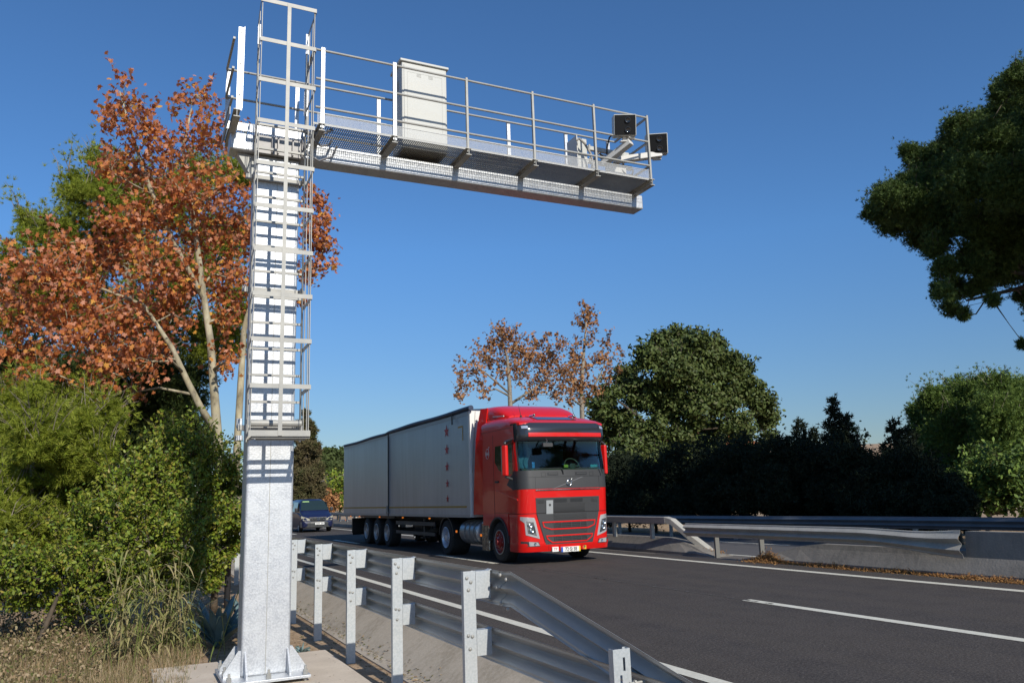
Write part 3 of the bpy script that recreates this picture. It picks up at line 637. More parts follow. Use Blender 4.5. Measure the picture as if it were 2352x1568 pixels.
# side deflectors
for s_ in (-1, 1):
    xa = XC + s_ * 1.235; xb = XC + s_ * 1.30
    b = MB(); rings = []
    for z, y0, y1 in ((1.17, 19.82, 20.36), (2.0, 19.8, 20.28), (3.12, 19.72, 20.10), (3.14, 19.72, 20.10), (3.60, 19.6, 20.02), (3.98, 19.62, 19.94)):
        k = 0 if z < 3.6 else (.04 if z < 3.9 else .10)
        rings.append([(xa - s_ * k, y0, z), (xb - s_ * k, y1, z), (xb - s_ * (k + .03), y1, z), (xa - s_ * (k + .03), y0 + .01, z)])
    b.loft(rings); part(b, 'side_deflector', red, T)
    b = MB(); b.box(xb - .02, xb + .02, 19.9, 20.05, 3.66, 3.69); part(b, 'deflector_clip', white, T)
# front panel details
def fpoly(poly, off, th, name, mt, par=None, cuts=10, **k):
    bm = bmesh.new(); vs = [bm.verts.new((x, 0, z)) for x, z in poly]; f = bm.faces.new(vs)
    ex = bmesh.ops.extrude_face_region(bm, geom=[f]); vv = [e for e in ex['geom'] if isinstance(e, bmesh.types.BMVert)]
    for v in vv: v.co.y = 1
    x0 = min(p[0] for p in poly); x1 = max(p[0] for p in poly)
    for i in range(1, cuts):
        xx = x0 + (x1 - x0) * i / cuts
        bmesh.ops.bisect_plane(bm, geom=bm.verts[:] + bm.edges[:] + bm.faces[:], plane_co=(xx, 0, 0), plane_no=(1, 0, 0))
    b = MB()
    bm.verts.index_update()
    for v in bm.verts: b.v.append((v.co.x, yfr(v.co.x, v.co.z) - off + (th if v.co.y > .5 else 0), v.co.z))
    for q in bm.faces: b.f.append(tuple(v.index for v in q.verts)); b.mi.append(0)
    bm.free(); return part(b, name, mt, par or T, **k)
def frame(poly_o, poly_i, off, th, name, mt, par=None):
    n = len(poly_o); b = MB(); m_ = 6
    def seg(P, i): return [(P[i][0] + (P[(i + 1) % n][0] - P[i][0]) * j / m_, P[i][1] + (P[(i + 1) % n][1] - P[i][1]) * j / m_) for j in range(m_)]
    O = [p for i in range(n) for p in seg(poly_o, i)]; I = [p for i in range(n) for p in seg(poly_i, i)]
    rings = []
    for (xo, zo), (xi, zi) in zip(O + O[:1], I + I[:1]):
        rings.append([(xo, yfr(xo, zo) - off, zo), (xi, yfr(xi, zi) - off, zi), (xi, yfr(xi, zi) - off + th, zi), (xo, yfr(xo, zo) - off + th, zo)])
    b.loft(rings, caps=False); return part(b, name, mt, par or T)
gry = greyp
fpoly([(8.90, 1.565), (10.68, 1.565), (10.68, 1.205), (8.92, 1.205)], .012, .03, 'upper_grille', gry, cuts=16)
ug = fpoly([(8.92, 1.19), (10.66, 1.19), (10.60, .95), (10.44, .46), (9.14, .46), (8.99, .95)], .022, .04, 'lower_grille', gry, cuts=16)
for z0, z1, x0, x1 in ((1.44, 1.53, 9.38, 9.73), (1.44, 1.53, 9.82, 10.18)):
    fpoly([(x0, z1), (x1, z1), (x1, z0), (x0, z0)], .014, .01, 'grille_slot', blackp, cuts=4)
def meshbars(x0, x1, z0, z1, off, st=.018):
    b = MB(); x = x0
    while x < x1:
        zc = (z0 + z1) / 2; b.box(x, x + st * .45, yfr(x, zc) - off - .004, yfr(x, zc) - off + .004, z0, z1); x += st
    z = z0
    while z < z1:
        n = 8
        for i in range(n):
            a = x0 + (x1 - x0) * i / n; c = x0 + (x1 - x0) * (i + 1) / n; ym = (yfr(a, z) + yfr(c, z)) / 2
            b.box(a, c, ym - off - .003, ym - off + .003, z, z + st * .4)
        z += st
    part(b, 'grille_mesh', gry)
meshbars(9.36, 10.25, 1.22, 1.43, .016); meshbars(8.95, 9.12, 1.44, 1.52, .016); meshbars(10.45, 10.63, 1.44, 1.52, .016)
meshbars(9.36, 10.28, 1.03, 1.17, .026); meshbars(9.36, 10.28, .70, .79, .026)
def slotframe(xo0, xo1, zt, zm, xb0, xb1, zb_, w):
    P = [(xo0, zt), (xo1, zt), (xo1 - .03, zm), (xb1, zb_), (xb0, zb_), (xo0 + .03, zm)]
    Q = [(xo0 + w, zt - w), (xo1 - w, zt - w), (xo1 - .03 - w, zm + w * .4), (xb1 - w * .3, zb_ + w), (xb0 + w * .3, zb_ + w), (xo0 + .03 + w, zm + w * .4)]
    frame(P, Q, .036, .03, 'grille_frame', red)
    fpoly([(9.36, zt - w), (10.28, zt - w), (10.28, zb_ + w), (9.36, zb_ + w)], .0245, .01, 'grille_opening', blackp, cuts=8)
    b = MB()
    for i in range(3):
        z = zb_ + w + (zt - zb_ - 2 * w) * (i + .7) / 3.4
        for k in range(8):
            a = 9.36 + .92 * k / 8; c = a + .115; ym = yfr((a + c) / 2, z); b.box(a, c, ym - .034, ym - .02, z, z + .012)
    for x in (9.36, 9.55, 9.82, 10.08, 10.26): b.box(x, x + .018, yfr(x, zt) - .036, yfr(x, zt) - .018, zb_ + w, zt - w)
    part(b, 'grille_bars', gry)
slotframe(9.05, 10.54, 1.00, .87, 9.28, 10.32, .80, .030)
slotframe(9.14, 10.45, .675, .58, 9.30, 10.26, .49, .030)
fpoly([(9.165, 1.50), (9.345, 1.50), (9.345, 1.175), (9.165, 1.175)], .03, .012, 'dangerous_goods_plate', mat('plate_grey', (.30, .315, .32), .5), cuts=2, bevel=.003)
b = MB(); b.lathe([(.03, 0), (.028, -.006), (.001, -.007)], (9.26, yfr(9.26, 1.38) - .031, 1.39), 'y', 20); part(b, 'plate_knob', greyp)
fpoly([(8.90, 1.765), (10.72, 1.765), (10.72, 1.735), (8.90, 1.735)], .02, .025, 'chrome_strip', chrome, cuts=16)
fpoly([(8.70, 2.065), (10.86, 2.065), (10.86, 2.058), (8.70, 2.058)], .009, .01, 'panel_gap', blackp, cuts=24)
for x in (8.905, 10.70): fpoly([(x, 2.055), (x + .006, 2.055), (x + .006, 1.77), (x, 1.77)], .009, .01, 'panel_gap', blackp, cuts=2)
fpoly([(8.58, 1.200), (11.0, 1.200), (11.0, 1.192), (8.58, 1.192)], .004, .02, 'panel_gap', blackp, cuts=30)
fpoly([(9.2, .497), (9.206, .497), (9.23, .31), (9.224, .31)], .024, .01, 'panel_gap', blackp, cuts=2)
for x0, x1 in ((9.23, 9.52), (10.0, 10.34)):
    fpoly([(x0, 2.17), (x1, 2.17), (x1, 2.09), (x0, 2.09)], .010, .01, 'step_recess', blackp, cuts=4); fpoly([(x0 + .04, 2.15), (x1 - .03, 2.15), (x1 - .03, 2.12), (x0 + .04, 2.12)], .016, .01, 'step_bar', gry, cuts=3)
for x0 in (9.07, 10.42):
    frame([(x0, 2.17), (x0 + .12, 2.17), (x0 + .12, 2.07), (x0, 2.07)], [(x0 + .008, 2.162), (x0 + .112, 2.162), (x0 + .112, 2.078), (x0 + .008, 2.078)], .008, .006, 'hatch_line', blackp)
# emblem: ring, arrow and diagonal bar
fpoly([(9.35, 1.775), (9.40, 1.775), (10.25, 2.05), (10.18, 2.05)], .009, .01, 'emblem_bar', mat('emblem_bar', (.14, .14, .145), .4, .3), cuts=10)
ex, ez = 9.80, 1.905; ey = yfr(ex, ez) - .02
b = MB(); b.tube([(ex + .065 * math.cos(t), ey, ez + .065 * math.sin(t)) for t in np.linspace(0, 2 * PI, 25)], .012, 8, cap=False); b.bar((ex + .045, ey, ez + .045), (ex + .09, ey, ez + .09), .02, .02); b.bar((ex + .055, ey, ez + .09), (ex + .095, ey, ez + .09), .012, .014); b.bar((ex - .055, ey - .004, ez), (ex + .055, ey - .004, ez), .014, .028)
part(b, 'emblem', chrome)
# head lamps, fog lamps
for s_ in (-1, 1):
    def mx(P): return [(XC + s_ * (x), z) for x, z in (P if s_ < 0 else P)]
    A = [(1.215, 1.13), (.93, 1.10), (.90, 1.02), (.80, .60), (1.13, .70), (1.15, .98), (1.215, 1.05)]
    hl = fpoly([(XC + s_ * x, z) for x, z in A], .012, .03, 'headlight', lamp, cuts=10)
    B = [(1.12, 1.02), (.955, 1.0), (.875, .67), (1.09, .74)]
    fpoly([(XC + s_ * x, z) for x, z in B], .017, .02, 'reflector', mat('reflector_dark', (.16, .165, .17), .1, .85, coat=1, noise=(9, (.6, .62, .64), .8, 2)), hl, cuts=6)
    for (lx, lz, rr) in ((1.03, .92, .05), (1.0, .80, .055)):
        x = XC + s_ * lx; b = MB(); b.lathe([(rr, .004), (rr, -.006), (rr * .8, -.012), (rr * .7, -.004), (.001, -.004)], (x, yfr(x, lz) - .022, lz), 'y', 20); part(b, 'projector', chrome, hl, smooth=True)
    F = [(1.215, .555), (.84, .53), (.80, .43), (1.215, .43)]
    fpoly([(XC + s_ * x, z) for x, z in F], .03, .02, 'fog_lamp_housing', greyp, cuts=10)
    F = [(1.08, .545), (.86, .52), (.82, .445), (1.07, .44)]
    fg = fpoly([(XC + s_ * x, z) for x, z in F], .036, .02, 'fog_lamp', lamp, cuts=6)
    x = XC + s_ * .93; b = MB(); b.lathe([(.035, .0), (.03, -.008), (.001, -.004)], (x, yfr(x, .49) - .038, .485), 'y', 16); part(b, 'bulb', chrome, fg)
# plates
def plate(x0, x1, z0, z1, off, name, mt): 
    y = max(yfr(x0, .35), yfr(x1, .35)) - off; b = MB(); b.box(x0, x1, y - .01, y + .03, z0, z1); return part(b, name, mt, T, bevel=.002), y - .011
wp = mat('plate_white', (.78, .78, .74), .4)
p_, yp = plate(9.53, 10.06, .265, .385, .055, 'number_plate', wp)
text_part('plate_text', '72\u00b7SJ\u00b738', .125, blackp, p_, (9.80, yp, .325), ROTF, sx=.82, bold=.002)
b = MB(); b.box(9.53, 9.575, yp - .003, yp, .266, .384); part(b, 'blue_band', mat('plate_blue', (.02, .10, .45), .4), p_); b = MB(); b.box(10.02, 10.06, yp - .003, yp, .266, .384); part(b, 'yellow_band', mat('plate_yellow', (.75, .55, .03), .4), p_)
p_, yp = plate(9.29, 9.46, .285, .395, .06, 'tp_sign', wp)
text_part('sign_text', 'TP', .09, mat('tp_red', (.45, .06, .05), .5), p_, (9.375, yp, .34), ROTF, sx=1, bold=.001)
b = MB(); yk = yfr(10.2, .35) - .03; b.box(10.15, 10.25, yk, yk + .02, .30, .43); st_ = part(b, 'sticker', mat('sticker_yellow', (.75, .45, .02), .5)); 
b = MB(); b.box(10.15, 10.20, yk - .002, yk, .30, .43); part(b, 'sticker_green', mat('sticker_orange', (.65, .10, .03), .5), st_)
b = MB(); b.lathe([(.03, 0), (.03, -.003), (.001, -.003)], (10.205, yk - .002, .365), 'y', 14); part(b, 'sticker_disc', mat('sticker_mix', (.12, .14, .04), .5), st_)
# wipers
for x0 in (9.30, 10.42):
    b = MB(); 
    b.tube([(x0 + .36, YF(2.2) - .02, 2.12), (x0 + .34, YF(2.25) - .035, 2.20), (x0 + .30, YF(2.3) - .04, 2.27)], .012, 8)
    pts = [(x0 + .30 - .055 * i * 3.2, yfr(x0 + .30 - .055 * i * 3.2, 2.27) - .018, 2.27 - .004 * i) for i in range(5)]
    b.tube(pts, .009, 6); part(b, 'wiper', blackp)
# interior
b = MB(); b.prism([(17.72, 1.81), (17.6, 2.20), (17.72, 2.28), (18.05, 2.30), (18.12, 1.85)], 'x', XL + .12, XRr - .12); ds = part(b, 'dashboard', mat('dash', (.075, .085, .06), .6))
b = MB(); cx_, cy_, cz_ = 10.28, 18.02, 2.34
b.tube([(cx_ + .21 * math.cos(t), cy_ + .10 * math.sin(t), cz_ + .19 * math.sin(t)) for t in np.linspace(0, 2 * PI, 29)], .017, 8, cap=False); b.box(cx_ - .08, cx_ + .08, cy_ - .03, cy_ + .03, cz_ - .07, cz_ + .06); b.bar((cx_ - .2, cy_, cz_), (cx_ + .2, cy_, cz_), .03, .04); part(b, 'steering_wheel', mat('wheel_grey', (.08, .085, .085), .5), ds)
b = MB(); b.box(9.85, 9.96, 17.66, 17.70, 2.29, 2.36); part(b, 'sun_pass', mat('yg', (.45, .55, .08), .5), ds)
b = MB(); b.box(10.7, 10.95, 17.80, 17.82, 2.28, 2.36); part(b, 'dash_sign', mat('cyan_sign', (.08, .45, .55), .5), ds)
b = MB(); b.box(8.86, 8.93, yfr(8.9, 2.35) + .012, yfr(8.9, 2.35) + .018, 2.28, 2.42); part(b, 'blue_sticker', mat('bluest', (.03, .25, .7), .5), ds)
for x in (9.05, 10.22):
    b = MB(); b.box(x - .24, x + .24, 18.75, 18.9, 1.9, 2.85); b.box(x - .26, x + .26, 18.3, 18.9, 1.9, 2.05); b.box(x - .13, x + .13, 18.76, 18.86, 2.87, 3.02); part(b, 'seat', mat('seat_dark', (.03, .035, .04), .8), bevel=.04)
# side window, door seams, handle on the visible side, and the same on the other
for s_ in (-1, 1):
    x = XC + s_ * HW
    def sp(poly, off, th, name, mt, par=None, **k):
        b = MB(); a, c = x + s_ * off, x + s_ * (off - th); b.prism(poly, 'x', min(a, c), max(a, c)); return part(b, name, mt, par or T, **k)
    sw = sp([(17.93, 2.90), (18.95, 2.90), (19.0, 2.50), (18.75, 2.28), (18.22, 2.16), (17.93, 2.16)], .006, .02, 'side_window', gloss)
    sp([(17.9, 2.15), (18.05, 2.12), (18.3, 1.90), (17.9, 1.76)], .006, .02, 'window_corner', greyp, cab) 
    for P in ([(17.86, 1.78), (17.868, 1.78), (17.868, 2.93), (17.86, 2.93)], [(19.08, 1.10), (19.09, 1.10), (19.09, 3.2), (19.08, 3.2)], [(17.88, 3.30), (19.85, 3.30), (19.85, 3.308), (17.88, 3.308)], [(17.86, 1.22), (19.1, 1.22), (19.1, 1.228), (17.86, 1.228)]):
        sp(P, .004, .01, 'door_gap', blackp, cab)
    sp([(18.78, 2.02), (19.0, 2.02), (19.0, 1.97), (18.78, 1.97)], .02, .02, 'door_handle', blackp)
    sp([(17.7, 1.52), (17.72, 1.55), (19.05, 1.80), (19.05, 1.77)], .012, .02, 'body_crease', red, cab)
    # emblem on the sleeper side
    em = mat('decal_white', (.65, .6, .58), .5)
    b = MB(); xe = x + s_ * .006; Ye, Ze = 19.45, 2.74
    b.tube([(xe, Ye + .10 * math.cos(t), Ze + .13 * math.sin(t)) for t in np.linspace(0, 2 * PI, 25)], .008, 4, cap=False)
    b.box(xe - .004, xe + .004, Ye - .13, Ye + .13, Ze - .045, Ze - .037); b.box(xe - .004, xe + .004, Ye - .13, Ye + .13, Ze + .037, Ze + .045); b.bar((xe, Ye - .07, Ze + .11), (xe, Ye - .12, Ze + .17), .008, .012); b.bar((xe, Ye - .08, Ze + .175), (xe, Ye - .13, Ze + .175), .008, .012)
    for i in range(5): b.box(xe - .003, xe + .003, Ye - .10 + i * .044, Ye - .075 + i * .044, Ze - .025, Ze + .025)
    part(b, 'side_emblem', em)
    # lower cab side with the wheel arch
    arc = [(18.88 + .60 * math.cos(t), .50 + .60 * math.sin(t)) for t in np.linspace(0.15, PI - .0, 20)]
    P = [(18.2, 1.204), (18.2, .50)] + [(18.28, .5)] + list(reversed(arc)) + [(19.47, .72), (19.85, .95), (19.85, 1.204)]
    b = MB(); a = x; c = x - s_ * .05
    n0 = len(arc)
    # fill as a strip from the top edge down to the arch
    top = []; arcL = list(reversed(arc))
    rings = []
    for (yy_, zz_) in arcL: rings.append([(a, yy_, 1.204), (a, yy_, max(zz_, .3)), (c, yy_, max(zz_, .3)), (c, yy_, 1.204)])
    b.loft(rings); b.box(min(a, c), max(a, c), 19.47, 19.85, .90, 1.204); part(b, 'wheel_arch_panel', red, cab)
    arcO = [(18.88 + .625 * math.cos(t), .50 + .625 * math.sin(t)) for t in np.linspace(.05, PI, 22)]
    b = MB(); b.loft([[(x + s_ * .025, yy_, zz_), (x + s_ * .025, 18.88 + (yy_ - 18.88) * .93, .5 + (zz_ - .5) * .93), (x - s_ * .25, 18.88 + (yy_ - 18.88) * .93, .5 + (zz_ - .5) * .93), (x - s_ * .25, yy_, zz_)] for yy_, zz_ in arcO]); part(b, 'wheel_arch', greyp, smooth='angle')
    # mirrors
    b = MB(); mxx = x + s_ * .20; b.loft([[(mxx - .075, 17.98, z), (mxx - .02, 17.86, z), (mxx + .05, 17.86, z), (mxx + .10, 17.98, z)] if s_ < 0 else [(mxx - .10, 17.98, z), (mxx - .05, 17.86, z), (mxx + .02, 17.86, z), (mxx + .075, 17.98, z)] for z in (2.12, 2.2, 2.5, 2.8, 2.86)]); mi = part(b, 'mirror', red, T, bevel=.02)
    b = MB(); b.box(mxx - .08, mxx + .08, 17.985, 18.01, 2.14, 2.84); part(b, 'mirror_back', greyp, mi, bevel=.01)
    b = MB(); b.tube([(x - s_ * .03, 17.98, 2.93), (x + s_ * .08, 17.94, 2.97), (mxx, 17.95, 2.9)], .035, 8); b.tube([(x - s_ * .02, 17.95, 2.02), (mxx, 17.95, 2.1)], .03, 8); part(b, 'mirror_arm', greyp, mi)
    # step below the door
    b = MB(); b.box(min(x, x - s_ * .3), max(x, x - s_ * .3), 17.98, 18.24, .33, .39); part(b, 'step', galvd)
b = MB(); b.loft([[(XL - .02 + a_, 17.78 + c_, 3.02), (XL - .17 + a_, 17.74 + c_, 2.98), (XL - .17 + a_, 17.84 + c_, 2.90), (XL - .02 + a_, 17.9 + c_, 2.94)] for a_, c_ in ((0, .0), (0, .30))]); part(b, 'wide_angle_mirror', greyp, T, bevel=.03)
b = MB(); b.tube([(9.2, 17.36, 2.98), (9.15, 17.2, 2.92), (9.1, 17.16, 2.86)], .015, 8); b.loft([[(9.0, 17.12, z), (9.26, 17.12, z), (9.26, 17.2, z), (9.0, 17.2, z)] for z in (2.77, 2.86)]); part(b, 'front_mirror', greyp, T, bevel=.025)

# wheels: lathe profiles
def wheel(cx, cy, s_, kind, r=.50, w=.30):
    b = MB(); b.lathe([(r * .60, 0), (r * .90, 0), (r * .985, -.035), (r, -.07), (r, -w + .05), (r * .97, -w), (r * .6, -w)], (cx, cy, r), 'x', 40, s_)
    t_ = part(b, 'tyre', tread, T, smooth='angle'); 
    if kind == 'front': pr = [(r * .60, .004), (r * .58, .006), (r * .55, -.03), (r * .50, -.05), (r * .30, -.01), (r * .29, .03), (r * .16, .06), (r * .15, .10), (.001, .10)]
    else: pr = [(r * .60, .004), (r * .57, .006), (r * .55, -.02), (r * .52, -.12), (r * .36, -.15), (r * .34, -.08), (r * .20, -.06), (r * .18, .0), (.001, .0)]
    rimm = {'front': mat('rim_red', (.30, .02, .02), .4, .2), 'drive': mat('rim_alu', (.62, .66, .72), .35, .6), 'trailer': mat('rim_silver', (.5, .5, .5), .4, .5)}[kind]
    b = MB(); b.lathe(pr, (cx, cy, r), 'x', 40, s_); part(b, 'rim', rimm, t_, smooth='angle')
    b = MB(); b.tube([(cx + s_ * .012, cy + r * .585 * math.cos(a), r + r * .585 * math.sin(a)) for a in np.linspace(0, 2 * PI, 33)], .013, 6, cap=False); part(b, 'rim_ring', rimm if kind != 'front' else galvd, t_)
    b = MB(); rb, ob = (r * .40, .0) if kind == 'front' else (r * .29, -.05)
    for k in range(10):
        a = k * PI / 5; b.lathe([(.017, 0), (.017, .035), (.001, .036)], (cx + s_ * ob, cy + rb * math.cos(a), r + rb * math.sin(a)), 'x', 8, s_)
    part(b, 'wheel_nuts', chrome, t_)
for s_ in (-1, 1):
    xo = XC + s_ * 1.21
    wheel(xo, 18.88, s_, 'front', .50, .32)
    wheel(xo, 22.72, s_, 'drive', .50, .60)
    for y in (28.72, 30.10, 31.50): wheel(xo, y, s_, 'trailer', .49, .38)
    x = xo
    b = MB(); b.loft([[(x, 22.72 + .62 * math.cos(t), .5 + .60 * math.sin(t)), (x - s_ * .6, 22.72 + .62 * math.cos(t), .5 + .60 * math.sin(t)), (x - s_ * .6, 22.72 + .58 * math.cos(t), .5 + .56 * math.sin(t)), (x, 22.72 + .58 * math.cos(t), .5 + .56 * math.sin(t))] for t in np.linspace(.1, PI - .1, 16)]); part(b, 'mudguard', blackp)
# tractor chassis, tank and the bright box behind the cab
b = MB(); b.box(9.35, 10.25, 18.3, 24, .62, .95); b.box(9.0, 10.6, 18.8, 18.96, .42, .55); b.box(9.0, 10.6, 22.6, 22.84, .42, .56); b.box(8.8, 10.8, 17.9, 19.8, .95, 1.18); part(b, 'chassis', blackp)
tk = MB(); tk.lathe([(.0, 0), (.28, 0), (.33, .03), (.33, 1.25), (.28, 1.28), (.0, 1.28)], (8.92, 20.42, .68), 'y', 32); tko = part(tk, 'fuel_tank', mat('tank_alu', (.40, .42, .45), .38, .8, noise=(4, (.25, .26, .28), .6)), T, smooth='angle')
for y in (20.62, 20.95, 21.28):
    b = MB(); b.lathe([(.335, 0), (.345, 0), (.345, .05), (.335, .05)], (8.92, y, .68), 'y', 32); part(b, 'tank_strap', galvd, tko)
b = MB(); b.box(8.60, 9.2, 19.62, 20.1, .24, .98); part(b, 'exhaust_box', mat('bright_steel', (.42, .38, .33), .25, .9, noise=(9, (.12, .11, .10), .8), bump=(10, .6, .03)), T, bevel=.03)
b = MB(); b.box(8.6, 8.62, 20.12, 20.2, .6, .66); part(b, 'side_marker', orange)
b = MB(); b.box(8.58, 8.6, 21.86, 21.94, .66, .72); part(b, 'side_marker', orange)
# ------------------------ trailer
tsm = mat('trailer_side', (.38, .44, .51), .28, .42, noise=[(.5, (.29, .335, .39), .7, 5, (1, 1, .35)), (5, (.43, .49, .555), .5, 4, (1, 1, .08))], wave=(5.2, .28, 'Y'))
tfm = mat('trailer_white', (.76, .75, .71), .45, noise=(3, (.66, .65, .61), .5))
tX0, tX1, tY0, tY1, tZ0, tZ1 = 8.5, 11.06, 20.50, 34.97, 1.12, 3.98
tb = MB(); tb.box(tX0, tX1, tY0 + .02, tY1, tZ0, tZ1); body = part(tb, 'trailer_body', tsm)
b = MB(); b.box(tX0 - .004, tX1 + .004, tY0 - .01, tY0 + .018, tZ0 - .02, tZ1 + .02); part(b, 'front_wall', tfm, body)
for x in (tX0 - .012, tX1 - .05):
    b = MB(); b.box(x, x + .062, tY0 - .025, tY0 + .10, tZ0 - .02, tZ1); part(b, 'corner_post', tfm if x < 9 else tfm, body, bevel=.006)
b = MB(); b.box(tX0 - .01, tX0, tY0 + .1, tY1, tZ0 - .03, tZ0 + .05); b.box(tX0 - .01, tX0, tY0 + .1, tY1, tZ1 - .09, tZ1 + .01); part(b, 'side_rail', mat('rail_alu', (.38, .40, .42), .4, .5), body)
b = MB(); b.box(tX0 - .03, tX0 + .0, 28.22, 28.30, tZ0 - .05, tZ1 + .02); sm_ = part(b, 'seam_post', greyp, body)
b = MB(); b.box(tX0 - .06, tX0 - .03, 28.32, 28.38, 1.15, 1.45); b.box(tX0 - .05, tX0 - .03, 28.2, 28.45, 1.18, 1.24); part(b, 'latch', galvd, sm_)
b = MB(); b.box(tX0 - .014, tX0 - .0105, 20.85, 34.9, 1.355, 1.405) if False else b.box(tX0 - .004, tX0 - .001, 20.85, 28.2, 1.355, 1.41); b.box(tX0 - .004, tX0 - .001, 28.32, 34.85, 1.355, 1.41); part(b, 'reflective_stripe', mat('stripe_ochre', (.42, .27, .05), .5), body)
b = MB(); b.box(tX0 - .004, tX0 - .001, 21.03, 21.08, 3.22, 3.64); b.box(tX0 - .004, tX0 - .001, 21.08, 21.40, 3.59, 3.64); part(b, 'corner_marking', mat('stripe_ochre', (.42, .27, .05), .5), body)
b = MB(); b.box(tX0 - .006, tX0 - .001, 33.9, 33.96, 3.78, 3.92); part(b, 'vent_plate', white, body)
starm = mat('star_red', (.42, .025, .03), .5)
for zc, rr in ((3.58, .19), (3.04, .165), (2.54, .15), (2.05, .13), (1.61, .115)):
    P = []
    for k in range(10):
        a = PI / 2 + k * PI / 5; q = rr if k % 2 == 0 else rr * .42; P.append((22.33 + q * math.cos(a) * 1.05, zc + q * math.sin(a)))
    b = MB(); b.prism(P, 'x', tX0 - .007, tX0 - .002); part(b, 'star', starm)
# rolled tarpaulin along the top edge and its cover
tarp = mat('tarp_blue', (.010, .022, .055), .5, noise=(5, (.018, .04, .09), .6))
pts = [(tX0 - .01, y, tZ1 + .055 + (.012 * math.sin(y * 1.3)) + (.03 if y < 28.2 else -.01)) for y in np.linspace(20.38, 34.9, 40)]
b = MB(); b.tube(pts, [.065 if p[1] < 28 else .052 for p in pts], 14); b.tube([(tX0 - .02, 20.34, tZ1 + .085), (tX0 - .02, 20.42, tZ1 + .085)], .075, 14); part(b, 'rolled_tarp', tarp, T, smooth='angle')
b = MB(); b.loft([[(tX0 + .02, y, tZ1 + .01), (tX0 + .1, y, tZ1 + .10 + .02 * math.sin(y * 2)), (XC, y, tZ1 + .17 + .02 * math.sin(y * 3)), (tX1 - .1, y, tZ1 + .10), (tX1 - .02, y, tZ1 + .01)] for y in np.linspace(20.7, 34.9, 30)]); part(b, 'roof_tarp', tarp, T)
b = MB(); b.box(tX0 - .05, tX0 - .03, 21.75, 21.80, tZ1 - .25, tZ1 + .12); part(b, 'tarp_strap', blackp)
b = MB(); b.bar((tX0 + .16, tY0 - .02, tZ1), (tX0 + .02, tY0 - .04, 2.3), .012, .012); part(b, 'tarp_cord', galvd)
# running gear
b = MB(); b.box(9.3, 9.42, 21.3, 34.6, .78, 1.10); b.box(10.14, 10.26, 21.3, 34.6, .78, 1.10); b.box(8.62, 10.95, 33.9, 34.0, .35, .95)
for y in (28.72, 30.10, 31.50): b.box(8.9, 10.7, y - .07, y + .07, .42, .56)
b.box(8.58, 8.66, 27.9, 32.4, 1.0, 1.1); part(b, 'trailer_frame', blackp)
for x in (8.66, 10.38):
    b = MB(); b.box(x, x + .54, 34.0, 34.03, .26, .95); part(b, 'mudflap', black)
for x in (8.8, 10.7):
    b = MB(); b.box(x - .05, x + .05, 25.1, 25.25, .42, 1.0); b.box(x - .13, x + .13, 25.05, 25.3, .40, .43); part(b, 'landing_leg', greyp)
b = MB(); b.lathe([(0, 0), (.16, 0), (.18, .03), (.18, .8), (.16, .83), (0, .83)], (9.0, 25.6, .78), 'y', 20); part(b, 'air_tank', greyp, T, smooth='angle')
b = MB(); b.box(8.62, 8.66, 23.8, 27.8, .80, .92); b.box(8.62, 8.66, 23.8, 27.8, .50, .60); part(b, 'side_guard', greyp)
for (y, z) in ((27.4, .75), (25.7, .42)):
    b = MB(); b.lathe([(.03, 0), (.025, .012), (.001, .014)], (8.615, y, z), 'x', 12, -1); part(b, 'reflector', mat('reflector_glow', (.9, .9, .85), .3, emis=((1, 1, .9), .3)))  # faint emission stands in for the light the reflector throws back
for y in (23.9, 26.6, 29.4, 32.3, 33.7):
    b = MB(); b.box(tX0 - .02, tX0 + .02, y, y + .06, 1.02, 1.06); part(b, 'side_marker', orange)
b = MB(); b.box(8.5, 8.52, 34.6, 34.66, .85, .9); part(b, 'side_marker', orange)

CU = MB(); rr_ = []
for i in range(9):
    z = 2.26 + i * .082; rr_.append([(8.74 + .03 * math.sin(k * 1.3 + i * .3) + .36 * k / 10 * (.9 if i > 6 else 1) - .06 * math.sin(i * .8), 18.12 + .03 * math.sin(k * 2.1), z) for k in range(11)] + [(8.74 + .36 * k / 10, 18.2, z) for k in range(10, -1, -1)])
CU.loft(rr_); o = CU.build('hanging_shirt', mat('shirt_blue', (.10, .26, .42), .8, noise=(5, (.06, .18, .32), .7)), None, org=(8.9, 18.15, 2.26)); tag(o, 'pale blue cloth hanging inside the red cab behind the windscreen', 'shirt')

